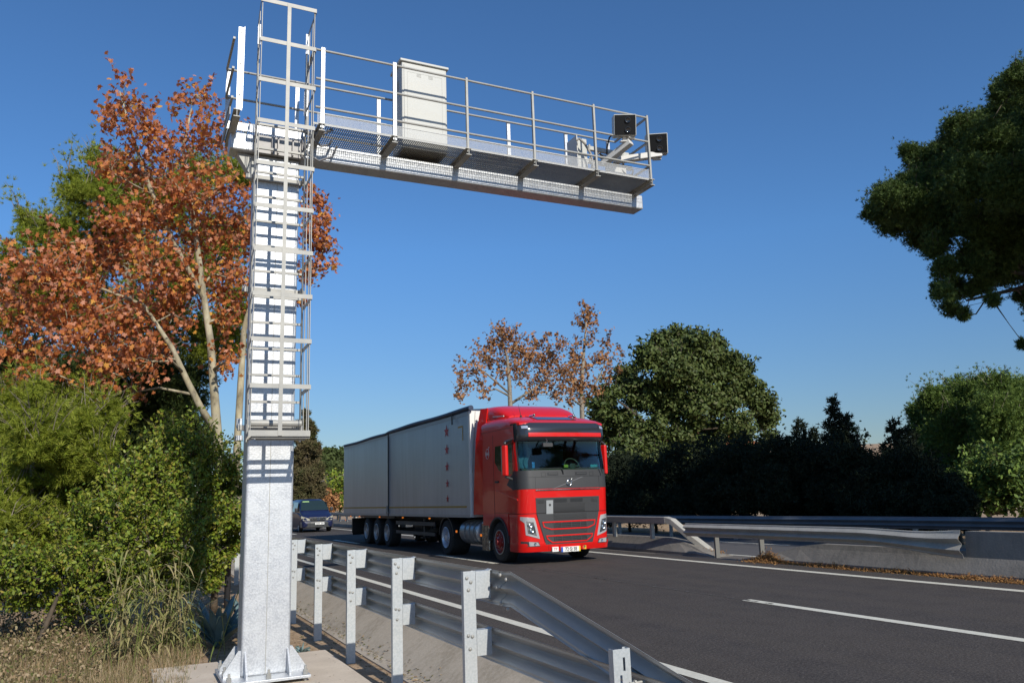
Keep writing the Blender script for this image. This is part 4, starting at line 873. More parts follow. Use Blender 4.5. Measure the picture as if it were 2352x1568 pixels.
# ------------------------------------------------------------------ blue van
V = empty('passenger_van', (9.97, 49, 0), 'dark blue van with grey bumper driving behind the truck', 'van')
vx, vh = 9.97, .93
vb = mat('van_blue', (.010, .015, .055), .35, coat=.35); vglass = mat('van_glass', (.02, .035, .035), .06, coat=.6)
def vsec(y, hb, ht, z0, zs, zt, n=18):
    """half width at the sill / at the top; zs = shoulder height"""
    P = [(vx - hb * .96, y, z0), (vx - hb, y, z0 + .15), (vx - hb, y, zs)]
    for i in range(n + 1):
        t = PI - PI * i / n; c, s__ = math.cos(t), math.sin(t); e = 5
        P.append((vx + ht * math.copysign(abs(c) ** (2 / e), c), y, zs + .02 + (zt - zs - .02) * abs(s__) ** (2 / e)))
    P += [(vx + hb, y, zs), (vx + hb, y, z0 + .15), (vx + hb * .96, y, z0)]; return P
b = MB(); b.loft([vsec(47.10, .70, .60, .40, .55, .70), vsec(47.16, .82, .74, .30, .62, .84), vsec(47.3, .90, .80, .27, .78, .93), vsec(47.7, .93, .83, .26, .95, 1.07), vsec(48.02, .93, .85, .26, 1.0, 1.20),
                vsec(48.35, .93, .82, .26, 1.05, 1.50), vsec(48.75, .93, .78, .26, 1.08, 1.80), vsec(49.1, .93, .78, .26, 1.08, 1.87), vsec(50.5, .93, .78, .26, 1.08, 1.90), vsec(51.6, .93, .77, .26, 1.08, 1.88), vsec(51.85, .88, .72, .30, 1.0, 1.80)])
part(b, 'body', vb, V, smooth='angle')
b = MB(); b.loft([[(vx - w_, y - .012, z), (vx + w_, y - .012, z), (vx + w_, y + .03, z - .03), (vx - w_, y + .03, z - .03)] for y, z, w_ in ((48.04, 1.23, .80), (48.33, 1.50, .74), (48.70, 1.78, .66))]); part(b, 'windscreen', vglass, V)
b = MB(); b.box(vx - .60, vx - .22, 48.585, 48.60, 1.70, 1.76); part(b, 'sun_strip', mat('green_strip', (.3, .5, .2), .5), V)
b = MB(); b.loft([[(vx + w_ * math.sin(t), 47.12 + .30 * abs(math.sin(t)) ** 3 - o_, z) for t in np.linspace(-PI / 2, PI / 2, 15)] for z, w_, o_ in ((.24, .90, 0), (.28, .94, .07), (.5, .95, .10), (.60, .93, .06), (.62, .88, .0))], closed=False); part(b, 'bumper', mat('van_bumper', (.055, .058, .06), .5), V)
b = MB(); b.loft([[(vx - .42, 47.02 + .0, .66), (vx + .42, 47.02, .66), (vx + .50, 47.1, .84), (vx - .50, 47.1, .84)], [(vx - .42, 47.2, .66), (vx + .42, 47.2, .66), (vx + .50, 47.25, .84), (vx - .50, 47.25, .84)]]); gr_ = part(b, 'grille', blackp, V)
for z in (.69, .73, .77, .81):
    b = MB(); b.box(vx - .43, vx + .43, 46.99, 47.03, z, z + .016); part(b, 'grille_bar', chrome, gr_)
b = MB(); b.tube([(vx + .08 * math.cos(t), 46.98, .75 + .08 * math.sin(t)) for t in np.linspace(0, 2 * PI, 21)], .012, 6, cap=False)
for t in (PI / 2, PI * 7 / 6, -PI / 6): b.bar((vx, 46.98, .75), (vx + .08 * math.cos(t), 46.98, .75 + .08 * math.sin(t)), .012, .012)
part(b, 'emblem', chrome, V)
for s_ in (-1, 1):
    b = MB(); P = [(vx + s_ * x, y, z) for x, y, z in ((.46, 47.06, .66), (.80, 47.14, .66), (.91, 47.36, .74), (.90, 47.36, .92), (.80, 47.25, .88), (.50, 47.09, .76))]
    b.loft([[(x, y - .02, z) for x, y, z in P], [(x, y + .1, z) for x, y, z in P]]); part(b, 'headlight', mat('van_lamp', (.7, .66, .5), .15, .4, coat=.8), V)
    b = MB(); b.box(vx + s_ * .93, vx + s_ * 1.12, 48.15, 48.26, 1.16, 1.38); part(b, 'mirror', blackp, V, bevel=.04)
    b = MB(); b.loft([[(vx + s_ * .915, 48.5, 1.16), (vx + s_ * .915, 50.0, 1.16), (vx + s_ * .80, 50.0, 1.72), (vx + s_ * .80, 48.75, 1.70)], [(vx + s_ * .945, 48.5, 1.16), (vx + s_ * .945, 50.0, 1.16), (vx + s_ * .815, 50.0, 1.72), (vx + s_ * .815, 48.75, 1.70)]]); part(b, 'side_window', vglass, V)
    for y in (48.0, 51.0):
        b = MB(); b.lathe([(.20, 0), (.31, -.01), (.33, -.04), (.33, -.20), (.2, -.2)], (vx + s_ * .93, y, .33), 'x', 28, s_); tt = part(b, 'tyre', tread, V, smooth='angle')
        b = MB(); b.lathe([(.205, .0), (.19, -.02), (.06, .0), (.001, .0)], (vx + s_ * .93, y, .33), 'x', 24, s_); part(b, 'rim', mat('rim_silver', (.5, .5, .5), .4, .5), tt)
b = MB(); b.box(vx - .18, vx + .34, 46.98, 47.01, .42, .54); vp = part(b, 'number_plate', wp, V)
b = MB()
for i in range(8):
    if i != 4: b.box(vx - .12 + i * .055, vx - .085 + i * .055, 46.974, 46.98, .45, .51)
part(b, 'plate_characters', mat('plate_ink', (.15, .15, .17), .5), vp)

# ------------------------------------------------------------------ foliage
def ngon2d(P, curl=.0): return np.array([(x, y, -curl * (x * x + y * y)) for x, y in P]), [tuple(range(len(P)))]
_pl = [(0, -.45), (.12, -.18), (.50, -.28), (.34, -.04), (.52, .22), (.24, .20), (.0, .55), (-.24, .20), (-.52, .22), (-.34, -.04), (-.50, -.28), (-.12, -.18)]
T_PLANE = ngon2d(_pl, .35)
T_LEAF = (np.array([(0, -.5, 0), (.26, -.1, -.05), (.22, .2, -.05), (0, .5, -.02), (-.22, .2, -.05), (-.26, -.1, -.05)]), [(0, 1, 2, 3), (0, 3, 4, 5)])
def tuft(n, l=.5, w=.03, up=.6, seed=0):
    r = np.random.default_rng(seed); V = []; F = []
    for i in range(n):
        a = r.uniform(0, 2 * PI); e = r.uniform(-.1, up) + .25; d = np.array([math.cos(a) * math.cos(e), math.sin(a) * math.cos(e), math.sin(e)]) * l * r.uniform(.7, 1.1)
        s_ = np.cross(d, r.normal(size=3)); s_ = s_ / np.linalg.norm(s_) * w
        k = len(V); V += [-s_, s_, d]; F.append((k, k + 1, k + 2))
    return np.array(V), F
T_PINE = tuft(11, .5, .030, 1.1, 1); T_PINE2 = tuft(8, .5, .05, 1.2, 2)
T_CYP = tuft(5, .5, .085, 1.3, 3)
def scatter(name, tpl, pos, size, mt, parent, bias=None, biasw=0., flat=0., r=None, kind=None, label=None, cat=None):
    """copies of a small leaf template at many points, as one mesh"""
    r = r or rng; tv, tf = tpl; N = len(pos)
    if N == 0: return None
    q = r.normal(size=(N, 3)); q /= np.linalg.norm(q, axis=1)[:, None]
    if bias is not None:
        q = q * (1 - biasw) + bias * biasw; q /= np.linalg.norm(q, axis=1)[:, None]
    h = r.normal(size=(N, 3)); a = np.cross(q, h); a /= np.linalg.norm(a, axis=1)[:, None] + 1e-9; b_ = np.cross(q, a)
    sz = np.asarray(size) * r.uniform(.65, 1.25, N)
    V = pos[:, None, :] + sz[:, None, None] * (tv[None, :, 0:1] * a[:, None, :] + tv[None, :, 1:2] * b_[:, None, :] + tv[None, :, 2:3] * q[:, None, :])
    rt = parent
    og = np.array(rt.get('_org', (0, 0, 0))) if rt is not None else np.zeros(3)
    V = (V - og).reshape(-1, 3); nv = len(tv)
    loops = []; starts = []; c = 0
    for f in tf: loops += list(f); starts.append(c); c += len(f)
    L = (np.array(loops)[None, :] + (np.arange(N) * nv)[:, None]).ravel(); ST = (np.array(starts)[None, :] + (np.arange(N) * c)[:, None]).ravel()
    me = bpy.data.meshes.new(name); me.vertices.add(len(V)); me.vertices.foreach_set('co', V.ravel().astype(np.float32))
    me.loops.add(len(L)); me.loops.foreach_set('vertex_index', L.astype(np.int32)); me.polygons.add(len(ST)); me.polygons.foreach_set('loop_start', ST.astype(np.int32))
    me.update(calc_edges=True); me.materials.append(mt)
    o = bpy.data.objects.new(name, me); COL.objects.link(o)
    if parent is not None: o.parent = parent
    if kind: o['kind'] = kind
    return o
def unit(r, n): v = r.normal(size=(n, 3)); return v / np.linalg.norm(v, axis=1)[:, None]
def tree(name, label, cat, Yd, trunks, blobs, tpl, leafsize, mt, bm, nper, seed=1, group=None, clumps=26, cspread=.20, shell=.55, up=.25, limbs=True, zsq=1., twig=.012, plane='Y', crown='crown', dj=.6, ground=-.6, base=None, shoots=0, shl=.4, fill=0):
    """blobs: (px, py, radius_px, depth offset) seen from the camera, each turned into a real ball of leaves at its own depth"""
    r = np.random.default_rng(seed)
    at = atY if plane == 'Y' else atX
    B = []
    for bb in blobs:
        px, py, rp = bb[:3]; dy = bb[3] if len(bb) > 3 else r.uniform(-dj, dj)
        c = at(px, py, Yd + dy); rad = rp * depth(c) / FPX; B.append((c, rad))
    for c, rad in list(B) * (1 if fill else 0):
        ax = np.array(at(CX, CY, Yd)); ax = (c - CAMP) / np.linalg.norm(c - CAMP)
        B.append((c + unit(r, 1)[0] * rad * .35 + ax * r.uniform(-1, 1) * dj * .5, rad * .8))
    TP_ = []
    for tr in trunks:
        TP_.append([(np.array(at(px, py, Yd + (tr_dy if False else 0))), rr) for px, py, rr in tr])
    if base is None: base = TP_[0][0][0] if TP_ else np.array([B[0][0][0], B[0][0][1], ground])
    R = empty(name, (float(base[0]), float(base[1]), ground), label, cat, group)
    tb_ = MB()
    for tr in TP_: tb_.tube([tuple(p) for p, q in tr], [q for p, q in tr], 10)
    skel = [(p, q) for tr in TP_ for p, q in tr]
    # finer skeleton for attaching limbs
    fine = []
    for tr in TP_:
        for i in range(len(tr) - 1):
            for t in np.linspace(0, 1, 6): fine.append((tr[i][0] * (1 - t) + tr[i + 1][0] * t, tr[i][1] * (1 - t) + tr[i + 1][1] * t))
    if not fine:
        b0 = np.array(base); b0[2] = ground; top = np.mean([c for c, q in B], axis=0)
        k = max(.05, .03 * (top[2] - ground + 1)); fine = [(b0 * (1 - t) + top * t, k * (1 - .6 * t)) for t in np.linspace(0, 1, 8)]
        tb_.tube([tuple(p) for p, q in fine], [q for p, q in fine], 8)
    pos = []; nrm = []; RMEAN = float(np.mean([q for c, q in B])) * 1.05
    nodes = list(fine)
    for c, rad in sorted(B, key=lambda cr: min(np.linalg.norm(p - cr[0]) for p, q in fine)):
        cand = [(np.linalg.norm(p - c) + (1.3 * max(0, p[2] - (c[2] - .3 * rad)) ), p, q) for p, q in nodes]
        d, p, q = min(cand, key=lambda z: z[0]); nodes.append((c, min(q * .6, .035)))
        if limbs:
            mid = (p + c) / 2 + np.array([r.normal() * .1, r.normal() * .1, r.normal() * .08 + .06]) * np.linalg.norm(c - p)
            tb_.tube([tuple(p), tuple(mid), tuple(c)], [min(q * .5, .045 + twig), min(q * .4, .03 + twig), .008 + twig], 6)
        fz = float(np.clip((rad / RMEAN) ** 1.6, .18, 1.8)); nc = max(7, int(clumps * min(1, fz ** .5))); dirs = unit(r, nc); rr = rad * (shell + (1 - shell) * r.uniform(0, 1, nc)) * r.uniform(.75, 1.0, nc)
        cc = c + dirs * rr[:, None] * np.array([1, 1, zsq])
        for j in range(nc):
            if limbs and j % 2 == 0:
                m2 = (c + cc[j]) / 2 + r.normal(size=3) * .08 * rad
                tb_.tube([tuple(c), tuple(m2), tuple(cc[j])], [twig * 1.3, twig, twig * .4], 4, cap=False)
            n = max(3, int(nper * fz * r.uniform(.35, 1.5)))
            pp = cc[j] + r.normal(size=(n, 3)) * rad * cspread * np.array([1, 1, .75])
            pos.append(pp); nn = (pp - c) / (np.linalg.norm(pp - c, axis=1)[:, None] + 1e-6) + np.array([0, 0, up]); nrm.append(nn / np.linalg.norm(nn, axis=1)[:, None])
    for c, rad in B:          # young shoots that stick out of the crown and break its outline
        for k in range(int(shoots * (rad / RMEAN) ** 1.5)):
            d = unit(r, 1)[0]; d[2] = abs(d[2]) * .8 + .1; d /= np.linalg.norm(d); p0 = c + d * rad * r.uniform(.7, 1.0); g_ = d * .5 + r.normal(size=3) * .25 + np.array([0, 0, .6]); g_ /= np.linalg.norm(g_); L0 = shl * r.uniform(.5, 1.3)
            p1 = p0 + g_ * L0 * .6; p2 = p1 + (g_ + np.array([d[0] * .4, d[1] * .4, -.1])) * L0 * .45
            tb_.tube([tuple(p0 - g_ * .1), tuple(p1), tuple(p2)], [twig * .7, twig * .5, twig * .2], 3, cap=False)
            n = int(max(4, L0 / (float(np.mean(leafsize)) * .22))); tt = r.uniform(0, 1, n)[:, None]; pos.append(p0 + (p2 - p0) * tt + r.normal(size=(n, 3)) * float(np.mean(leafsize)) * .45); nrm.append(np.tile(g_, (n, 1)))
    part(tb_, 'trunk', bm, R, smooth=True)
    P = np.concatenate(pos); Nn = np.concatenate(nrm)
    scatter(crown, tpl, P, leafsize, mt, R, bias=Nn, biasw=.45, r=r)
    return R

# --- the big plane tree beside the gantry
tree('plane_tree', 'large plane tree in rust orange autumn leaf behind the gantry column, left', 'tree', 20,
     [[(508, 1130, .13), (500, 1010, .115), (492, 900, .10), (483, 780, .085), (468, 680, .075), (452, 560, .065), (437, 450, .06), (420, 340, .04), (440, 250, .02)],
      [(492, 985, .085), (458, 930, .078), (428, 870, .07), (396, 800, .06), (330, 700, .04), (200, 650, .03), (90, 630, .015)],
      [(470, 690, .07), (400, 560, .06), (340, 420, .05), (300, 300, .03), (275, 210, .015)]],
     [(285, 235, 58), (330, 300, 62), (250, 280, 40), (450, 225, 44), (462, 290, 48), (400, 350, 62), (500, 330, 52), (255, 395, 46), (320, 400, 70), (420, 440, 80), (510, 440, 70), (350, 500, 85), (280, 520, 70),
      (450, 540, 85), (540, 520, 70), (260, 600, 75), (350, 620, 85), (440, 650, 80), (530, 640, 75), (170, 640, 72), (80, 630, 72), (15, 660, 60), (120, 710, 80), (220, 720, 80), (320, 730, 75), (45, 740, 60), (300, 800, 60), (390, 800, 34), (130, 860, 40), (60, 870, 36), (240, 850, 45), (170, 790, 70), (80, 820, 50),
      (260, 820, 68), (350, 830, 50), (30, 880, 45), (210, 890, 50), (260, 950, 32), (510, 740, 50), (525, 830, 40), (500, 850, 30), (395, 720, 60), (255, 995, 22), (310, 900, 30), (15, 800, 45), (150, 560, 50), (395, 250, 22)],
     T_PLANE, .12, L_or, bark, 14, seed=3, clumps=22, cspread=.28, shell=.3, up=.1, twig=.010, dj=1.2, shoots=5, shl=.38)
tree('plane_tree', 'slimmer plane tree whose pale trunk shows just left of the gantry column', 'tree', 21,
     [[(540, 1120, .10), (546, 1000, .09), (553, 880, .085), (560, 760, .07), (590, 640, .07), (650, 540, .05), (700, 470, .03)], [(575, 700, .06), (650, 640, .04), (730, 600, .02)]],
     [(600, 480, 50), (600, 560, 60), (640, 640, 50), (720, 460, 40), (735, 510, 44), (745, 570, 42), (710, 620, 40), (760, 610, 26), (715, 545, 40), (600, 660, 50), (712, 440, 24), (690, 690, 24)],
     T_PLANE, .12, L_or, bark, 15, seed=5, clumps=18, cspread=.24, shell=.35, up=.1)
# --- pines behind it
tree('pine_tree', 'tall light green pine rising behind the orange plane tree', 'tree', 27,
     [[(330, 1150, .3), (320, 900, .25), (300, 650, .18), (250, 450, .08)]],
     [(230, 390, 52), (165, 420, 38), (290, 440, 60), (210, 470, 66), (60, 490, 26), (75, 530, 42), (120, 550, 56), (40, 590, 50), (190, 570, 72), (280, 560, 80), (360, 480, 70), (440, 420, 60), (520, 390, 40), (560, 400, 36), (400, 640, 90), (500, 560, 80),
      (100, 660, 85), (20, 700, 80), (200, 700, 90), (330, 780, 110), (450, 780, 90), (540, 700, 50), (545, 790, 36)],
     T_PINE, .34, L_pine, barkp, 46, seed=11, clumps=38, cspread=.19, shell=.5, up=.5, twig=.02, dj=1.6, shoots=12, shl=.7)
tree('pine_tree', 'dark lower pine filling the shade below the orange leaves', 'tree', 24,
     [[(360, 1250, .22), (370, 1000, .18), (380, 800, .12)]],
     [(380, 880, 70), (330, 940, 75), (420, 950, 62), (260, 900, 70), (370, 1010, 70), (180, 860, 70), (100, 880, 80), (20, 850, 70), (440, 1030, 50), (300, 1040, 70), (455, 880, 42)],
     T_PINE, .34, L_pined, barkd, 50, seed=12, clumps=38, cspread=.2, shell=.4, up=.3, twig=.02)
tree('pine_tree', 'bright green young pine with drooping boughs at the left edge', 'tree', 18.8,
     [[(60, 1400, .07), (70, 1150, .06), (80, 980, .03)]],
     [(30, 930, 36), (120, 945, 40), (180, 915, 32), (250, 950, 30), (90, 900, 24), (40, 975, 44), (130, 970, 44), (90, 1010, 62), (10, 1010, 60), (190, 990, 45), (160, 1060, 55), (60, 1080, 70), (230, 1050, 36), (10, 1150, 70), (110, 1150, 60), (30, 1230, 60), (170, 1130, 45), (190, 965, 30), (60, 990, 50), (110, 1000, 50), (200, 1040, 50), (240, 990, 36), (220, 1110, 50), (90, 1230, 60), (160, 1200, 50), (-30, 1080, 60), (-30, 1200, 60)],
     T_PINE, .27, L_pine, barkp, 50, seed=13, clumps=38, cspread=.2, shell=.45, up=.45, twig=.014, dj=1.2, shoots=16, shl=.6)
# --- shrubs along the verge
def shrub(label, Yd, blobs, seed, mt=L_bush, size=.078, nper=40, tpl=T_LEAF, cat='shrub', name='shrub', clumps=27, **k):
    return tree(name, label, cat, Yd, [], blobs, tpl, size, mt, barkd, nper, seed=seed, clumps=clumps, cspread=.2, shell=.45, up=.35, twig=.008, crown='foliage', shoots=k.pop('shoots', 26), shl=k.pop('shl', .42), **k)
shrub('broad leafy green shrub with a few yellowing leaves in the middle of the verge', 16.5, [(290, 1110, 52), (350, 1090, 50), (330, 1170, 66), (260, 1180, 58), (400, 1150, 56), (230, 1250, 58), (310, 1260, 66), (390, 1240, 60), (360, 1320, 50), (440, 1300, 36), (200, 1300, 50), (420, 1340, 34), (300, 1340, 44), (440, 1210, 36), (180, 1220, 46), (250, 1330, 46)], 21)
shrub('taller climbing shrub below the pale plane trunk', 17.5, [(400, 1010, 34), (440, 1040, 36), (385, 1060, 38), (455, 1090, 40), (420, 1110, 42), (480, 1045, 28), (500, 1100, 26), (470, 1160, 30)], 22)
shrub('shaded evergreen shrub close behind the gantry column', 18.5, [(500, 1150, 34), (535, 1120, 26), (480, 1210, 34), (525, 1190, 34), (540, 1250, 26), (495, 1270, 34), (530, 1080, 22), (460, 1270, 30), (455, 1190, 30), (445, 1320, 36), (480, 1330, 34), (560, 1200, 30)], 23, size=.09)
shrub('loose yellow-green shrub lower on the left side of the verge', 15.5, [(90, 1330, 40), (190, 1340, 46), (30, 1320, 40), (230, 1320, 50), (150, 1310, 40), (270, 1300, 36), (280, 1360, 40), (-40, 1320, 50), (130, 1370, 46), (60, 1370, 46), (240, 1390, 36), (0, 1380, 40), (170, 1410, 34)], 24, size=.07, nper=20)
# --- reeds, agave, dry growth
def blades(name, label, cat, n, centre, spread, hmin, hmax, lean, w, mt, seed, seg=5, per=7):
    r = np.random.default_rng(seed); R = empty(name, centre, label, cat); b = MB(); st = MB()
    for i in range(n):
        x = centre[0] + r.normal() * spread[0]; y = centre[1] + r.normal() * spread[1]; h = r.uniform(hmin, hmax); az = r.uniform(0, 2 * PI); le = r.uniform(.1, lean)
        tp = Vector((x + math.cos(az) * h * le * .5, y + math.sin(az) * h * le * .5, centre[2] + h))
        st.tube([(x, y, centre[2] - .05), tuple((Vector((x, y, centre[2])) + tp) / 2 + Vector((0, 0, .05))), tuple(tp)], [.008, .006, .003], 4)
        for k in range(per):
            t = (k + 1) / per; p = Vector((x, y, centre[2])).lerp(tp, t); a2 = r.uniform(0, 2 * PI); L_ = h * r.uniform(.22, .42); d = Vector((math.cos(a2), math.sin(a2), 0)); sd_ = Vector((-math.sin(a2), math.cos(a2), 0))
            pts = []
            for q in range(seg + 1):
                u = q / seg; pp = p + d * L_ * u + Vector((0, 0, L_ * (.75 * u - 1.05 * u * u))); ww = w * (1 - u) ** .6 * (.5 + min(1, u * 4) * .5); pts.append((pp - sd_ * ww, pp + sd_ * ww))
            o = len(b.v); b.v += [tuple(v) for pr in pts for v in pr]; b.f += [(o + 2 * q, o + 2 * q + 1, o + 2 * q + 3, o + 2 * q + 2) for q in range(seg)]; b.mi += [0] * seg
    part(st, 'stems', mt, R); part(b, 'leaves', mt, R); return R
blades('giant_reed', 'clump of tall arching green and straw coloured reeds in front of the shrub', 'reeds', 46, (.40, 13.9, -.62), (.36, .35), .8, 1.6, .8, .021, L_reed, 31)
blades('giant_reed', 'shorter straw coloured reed clump to the right of the tall reeds', 'reeds', 30, (1.0, 14.3, -.62), (.24, .3), .4, 1.05, .9, .017, L_reed, 32)
def agave(c, s, n, seed, label):
    r = np.random.default_rng(seed); R = empty('agave', c, label, 'agave')
    for i in range(n):
        az = i * 2.4 + r.uniform(-.2, .2); el = r.uniform(.35, 1.25); L_ = s * r.uniform(.8, 1.1); b = MB(); rings = []
        d = Vector((math.cos(az) * math.cos(el), math.sin(az) * math.cos(el), math.sin(el))); sd_ = Vector((-math.sin(az), math.cos(az), 0)); nn = d.cross(sd_)
        for u in np.linspace(0, 1, 8):
            p = Vector(c) + d * L_ * u + Vector((0, 0, .12 * L_ * math.sin(u * 3) - .1 * L_ * u * u)); w = s * .10 * (.55 + .9 * u if u < .4 else (1 - u) * 1.52) + .002
            rings.append([tuple(p - sd_ * w + nn * w * -.35), tuple(p + nn * .01), tuple(p + sd_ * w + nn * w * -.35), tuple(p + nn * -.02 - nn * w * .15)])
        b.loft(rings); part(b, 'leaf', L_agave, R)
    return R
agave((1.45, 14.3, -.60), .95, 17, 41, 'big blue-green agave in the shade behind the gantry column')
agave((1.98, 14.9, -.60), .9, 13, 42, 'second agave half hidden behind the column, nearer the guardrail')
agave((2.52, 12.95, -.62), .17, 9, 43, 'small pale succulent at the foot of a guardrail post'); agave((2.22, 13.1, -.62), .2, 9, 44, 'small pale succulent at the back edge of the concrete pad')
# dry undergrowth, leaf litter, pine needles: nobody could count them
r_ = np.random.default_rng(50)
n = 52000; X_ = r_.uniform(-4.5, 1.6, n); Y_ = r_.uniform(8, 18, n); den = np.clip((.55 - X_ + .2 * np.sin(Y_ * 2) - .25 * (13 - Y_) * (Y_ < 13)) / 1.2, .0, 1)
keep = r_.uniform(0, 1, n) < den ** 1.5 * (.3 + .7 * (np.sin(X_ * 3.1 + Y_) * np.sin(Y_ * 2.3 - X_ * 1.7) > -.3)); X_, Y_ = X_[keep], Y_[keep]
hgt = .12 + .30 * np.clip((.3 - X_) / 2, 0, 1) * (.6 + .4 * np.sin(X_ * 4) * np.sin(Y_ * 3.3)) + .2 * np.clip((Y_ - 14) / 3, 0, 1)
Z_ = np.array([gh(a, b2) for a, b2 in zip(X_, Y_)]) + r_.uniform(0, 1, len(X_)) ** 1.4 * hgt
o = scatter('dry_undergrowth', T_LEAF, np.stack([X_, Y_, Z_], 1), .055, L_dry, None, r=r_); tag(o, 'dry brown and greenish low undergrowth covering the verge at lower left', 'undergrowth', kind='stuff')
n = 5200; X_ = r_.uniform(-3, 2.2, n); Y_ = r_.uniform(10, 17, n); Z_ = np.array([gh(a, b2) for a, b2 in zip(X_, Y_)])
o = scatter('dry_stalks', tuft(6, .5, .012, 1.4, 9), np.stack([X_, Y_, Z_], 1)[X_ < 1.0 + .2 * np.sin(Y_)], .42, L_dry, None, bias=np.array([[0, 0, 1.]]), biasw=.8, r=r_); tag(o, 'thin dry stalks standing among the undergrowth', 'dry grass', kind='stuff')
n = 2600; X_ = np.concatenate([r_.uniform(.2, 3.25, n), 3.3 + np.abs(r_.normal(0, .12, 900))]); Y_ = np.concatenate([r_.uniform(8, 22, n), r_.uniform(7, 24, 900)]); k_ = ~((X_ < 2.85) & (X_ > .4) & (Y_ < 12.6)); X_, Y_ = X_[k_], Y_[k_]
Z_ = np.where(X_ > 3.27, -.585 + np.clip(X_ - 3.42, 0, 1) * .7, np.array([gh(a, b2) for a, b2 in zip(X_, Y_)])) + .015
o = scatter('leaf_litter', T_LEAF, np.stack([X_, Y_, Z_], 1), .045, L_dry, None, bias=np.array([[0, 0, 1.]]), biasw=.7, r=r_); tag(o, 'dead leaves and clods scattered over the bare soil and the gutter', 'leaf litter', kind='stuff')
n = 900; X_ = r_.uniform(.5, 2.75, 90); Y_ = r_.uniform(9.2, 12.4, 90)
o = scatter('grit', T_LEAF, np.stack([X_, Y_, np.full(90, -.528)], 1), .022, mat('grit', (.12, .09, .06), .9), None, bias=np.array([[0, 0, 1.]]), biasw=.7, r=r_); tag(o, 'dark crumbs of soil lying on the concrete pad', 'grit', kind='stuff')
L_needle = mat('needle_litter', rnd=[(.26, .11, .03), (.38, .19, .05), (.18, .08, .03), (.45, .27, .10)], rough=.8)
n = 3600; Y_ = r_.uniform(8.0, 14.4, n); amp = np.clip(np.sin(Y_ * 3.7) * .5 + .55 + .3 * np.sin(Y_ * 9), .08, 1.2); X_ = 12.86 + r_.normal(0, .05, n) + .04 * np.sin(Y_ * 2); hp = .02 + .05 * amp + .13 * np.exp(-((Y_ - 14.1) / .25) ** 2)
Z_ = .005 + np.abs(r_.normal(0, .5, n)) * hp * np.exp(-((X_ - 12.86) / .09) ** 2)
Y2 = r_.normal(14.1, .28, 1800); X2 = r_.normal(12.95, .13, 1800); Z2 = np.abs(r_.normal(0, .10, 1800)) * np.exp(-((Y2 - 14.1) / .4) ** 2 - ((X2 - 12.95) / .2) ** 2)
o = scatter('needle_litter', tuft(4, .5, .05, .3, 8), np.concatenate([np.stack([X_, Y_, Z_], 1), np.stack([X2, Y2, Z2 + .01], 1)]), .11, L_needle, None, r=r_); tag(o, 'drift of rusty pine needles along the foot of the median barrier', 'pine needles', kind='stuff')
n = 500; o = scatter('needle_litter', tuft(4, .5, .05, .3, 8), np.stack([r_.normal(13.45, .12, n), r_.normal(16.75, .25, n), np.abs(r_.normal(0, .05, n)) + .02], 1), .1, L_needle, None, r=r_); tag(o, 'small heap of rusty needles at the foot of the bent rail end', 'pine needles', kind='stuff')

pp_ = atY(533, 1040, 19.5); R = empty('roadside_post', (float(pp_[0]), 19.5, -.6), 'dark round-topped post standing between the two pale plane trunks', 'post')
b = MB(); zt_ = float(pp_[2]); b.tube([(pp_[0], 19.5, -.6), (pp_[0], 19.5, zt_ - .1), (pp_[0], 19.5, zt_ - .03), (pp_[0], 19.5, zt_)], [.065, .065, .05, .02], 14); part(b, 'shaft', mat('post_dark', (.04, .042, .05), .7), R, smooth=True)
b = MB(); b.tube([(pp_[0], 19.5, zt_ - .62), (pp_[0], 19.5, zt_ - .55)], .075, 14); part(b, 'collar', blackp, R)
# --- beyond the median
tree('plane_tree', 'bare-ish autumn plane tree with a rounded crown above the trailer front', 'tree', 46,
     [[(1182, 1160, .22), (1178, 1000, .17), (1172, 930, .15), (1170, 880, .13), (1165, 820, .09), (1150, 780, .04)], [(1176, 925, .09), (1230, 890, .07), (1290, 850, .03)], [(1172, 905, .07), (1120, 860, .05), (1080, 830, .02)]],
     [(1150, 790, 34), (1180, 800, 36), (1215, 815, 30), (1120, 820, 30), (1090, 850, 30), (1150, 850, 30), (1200, 860, 32), (1240, 830, 34), (1270, 810, 28), (1290, 850, 30), (1250, 880, 32), (1220, 905, 28), (1070, 885, 22), (1110, 900, 22), (1060, 915, 16), (1275, 905, 26), (1160, 770, 18), (1230, 790, 16), (1300, 890, 22), (1045, 910, 10)],
     T_PLANE, .20, L_or2, barkp, 10, seed=61, shoots=6, shl=.9, clumps=15, cspread=.36, shell=.3, up=.1, twig=.03)
tree('plane_tree', 'thin upright autumn plane tree between the rounded plane and the dark oak', 'tree', 38,
     [[(1342, 1100, .16), (1338, 980, .14), (1335, 900, .12), (1340, 820, .09), (1345, 760, .05), (1348, 710, .02)], [(1338, 930, .07), (1380, 860, .05), (1400, 800, .02)], [(1336, 900, .05), (1310, 860, .03)]],
     [(1350, 722, 18), (1340, 745, 18), (1365, 740, 14), (1345, 785, 18), (1325, 820, 18), (1395, 790, 14), (1375, 830, 18), (1400, 830, 14), (1345, 850, 18), (1310, 860, 20), (1390, 870, 18), (1370, 900, 22), (1420, 850, 10), (1325, 890, 20), (1310, 915, 18), (1350, 930, 20), (1430, 815, 8)],
     T_PLANE, .18, L_or2, barkp, 7, seed=62, shoots=5, shl=.6, clumps=11, cspread=.36, shell=.3, up=.1, twig=.022)
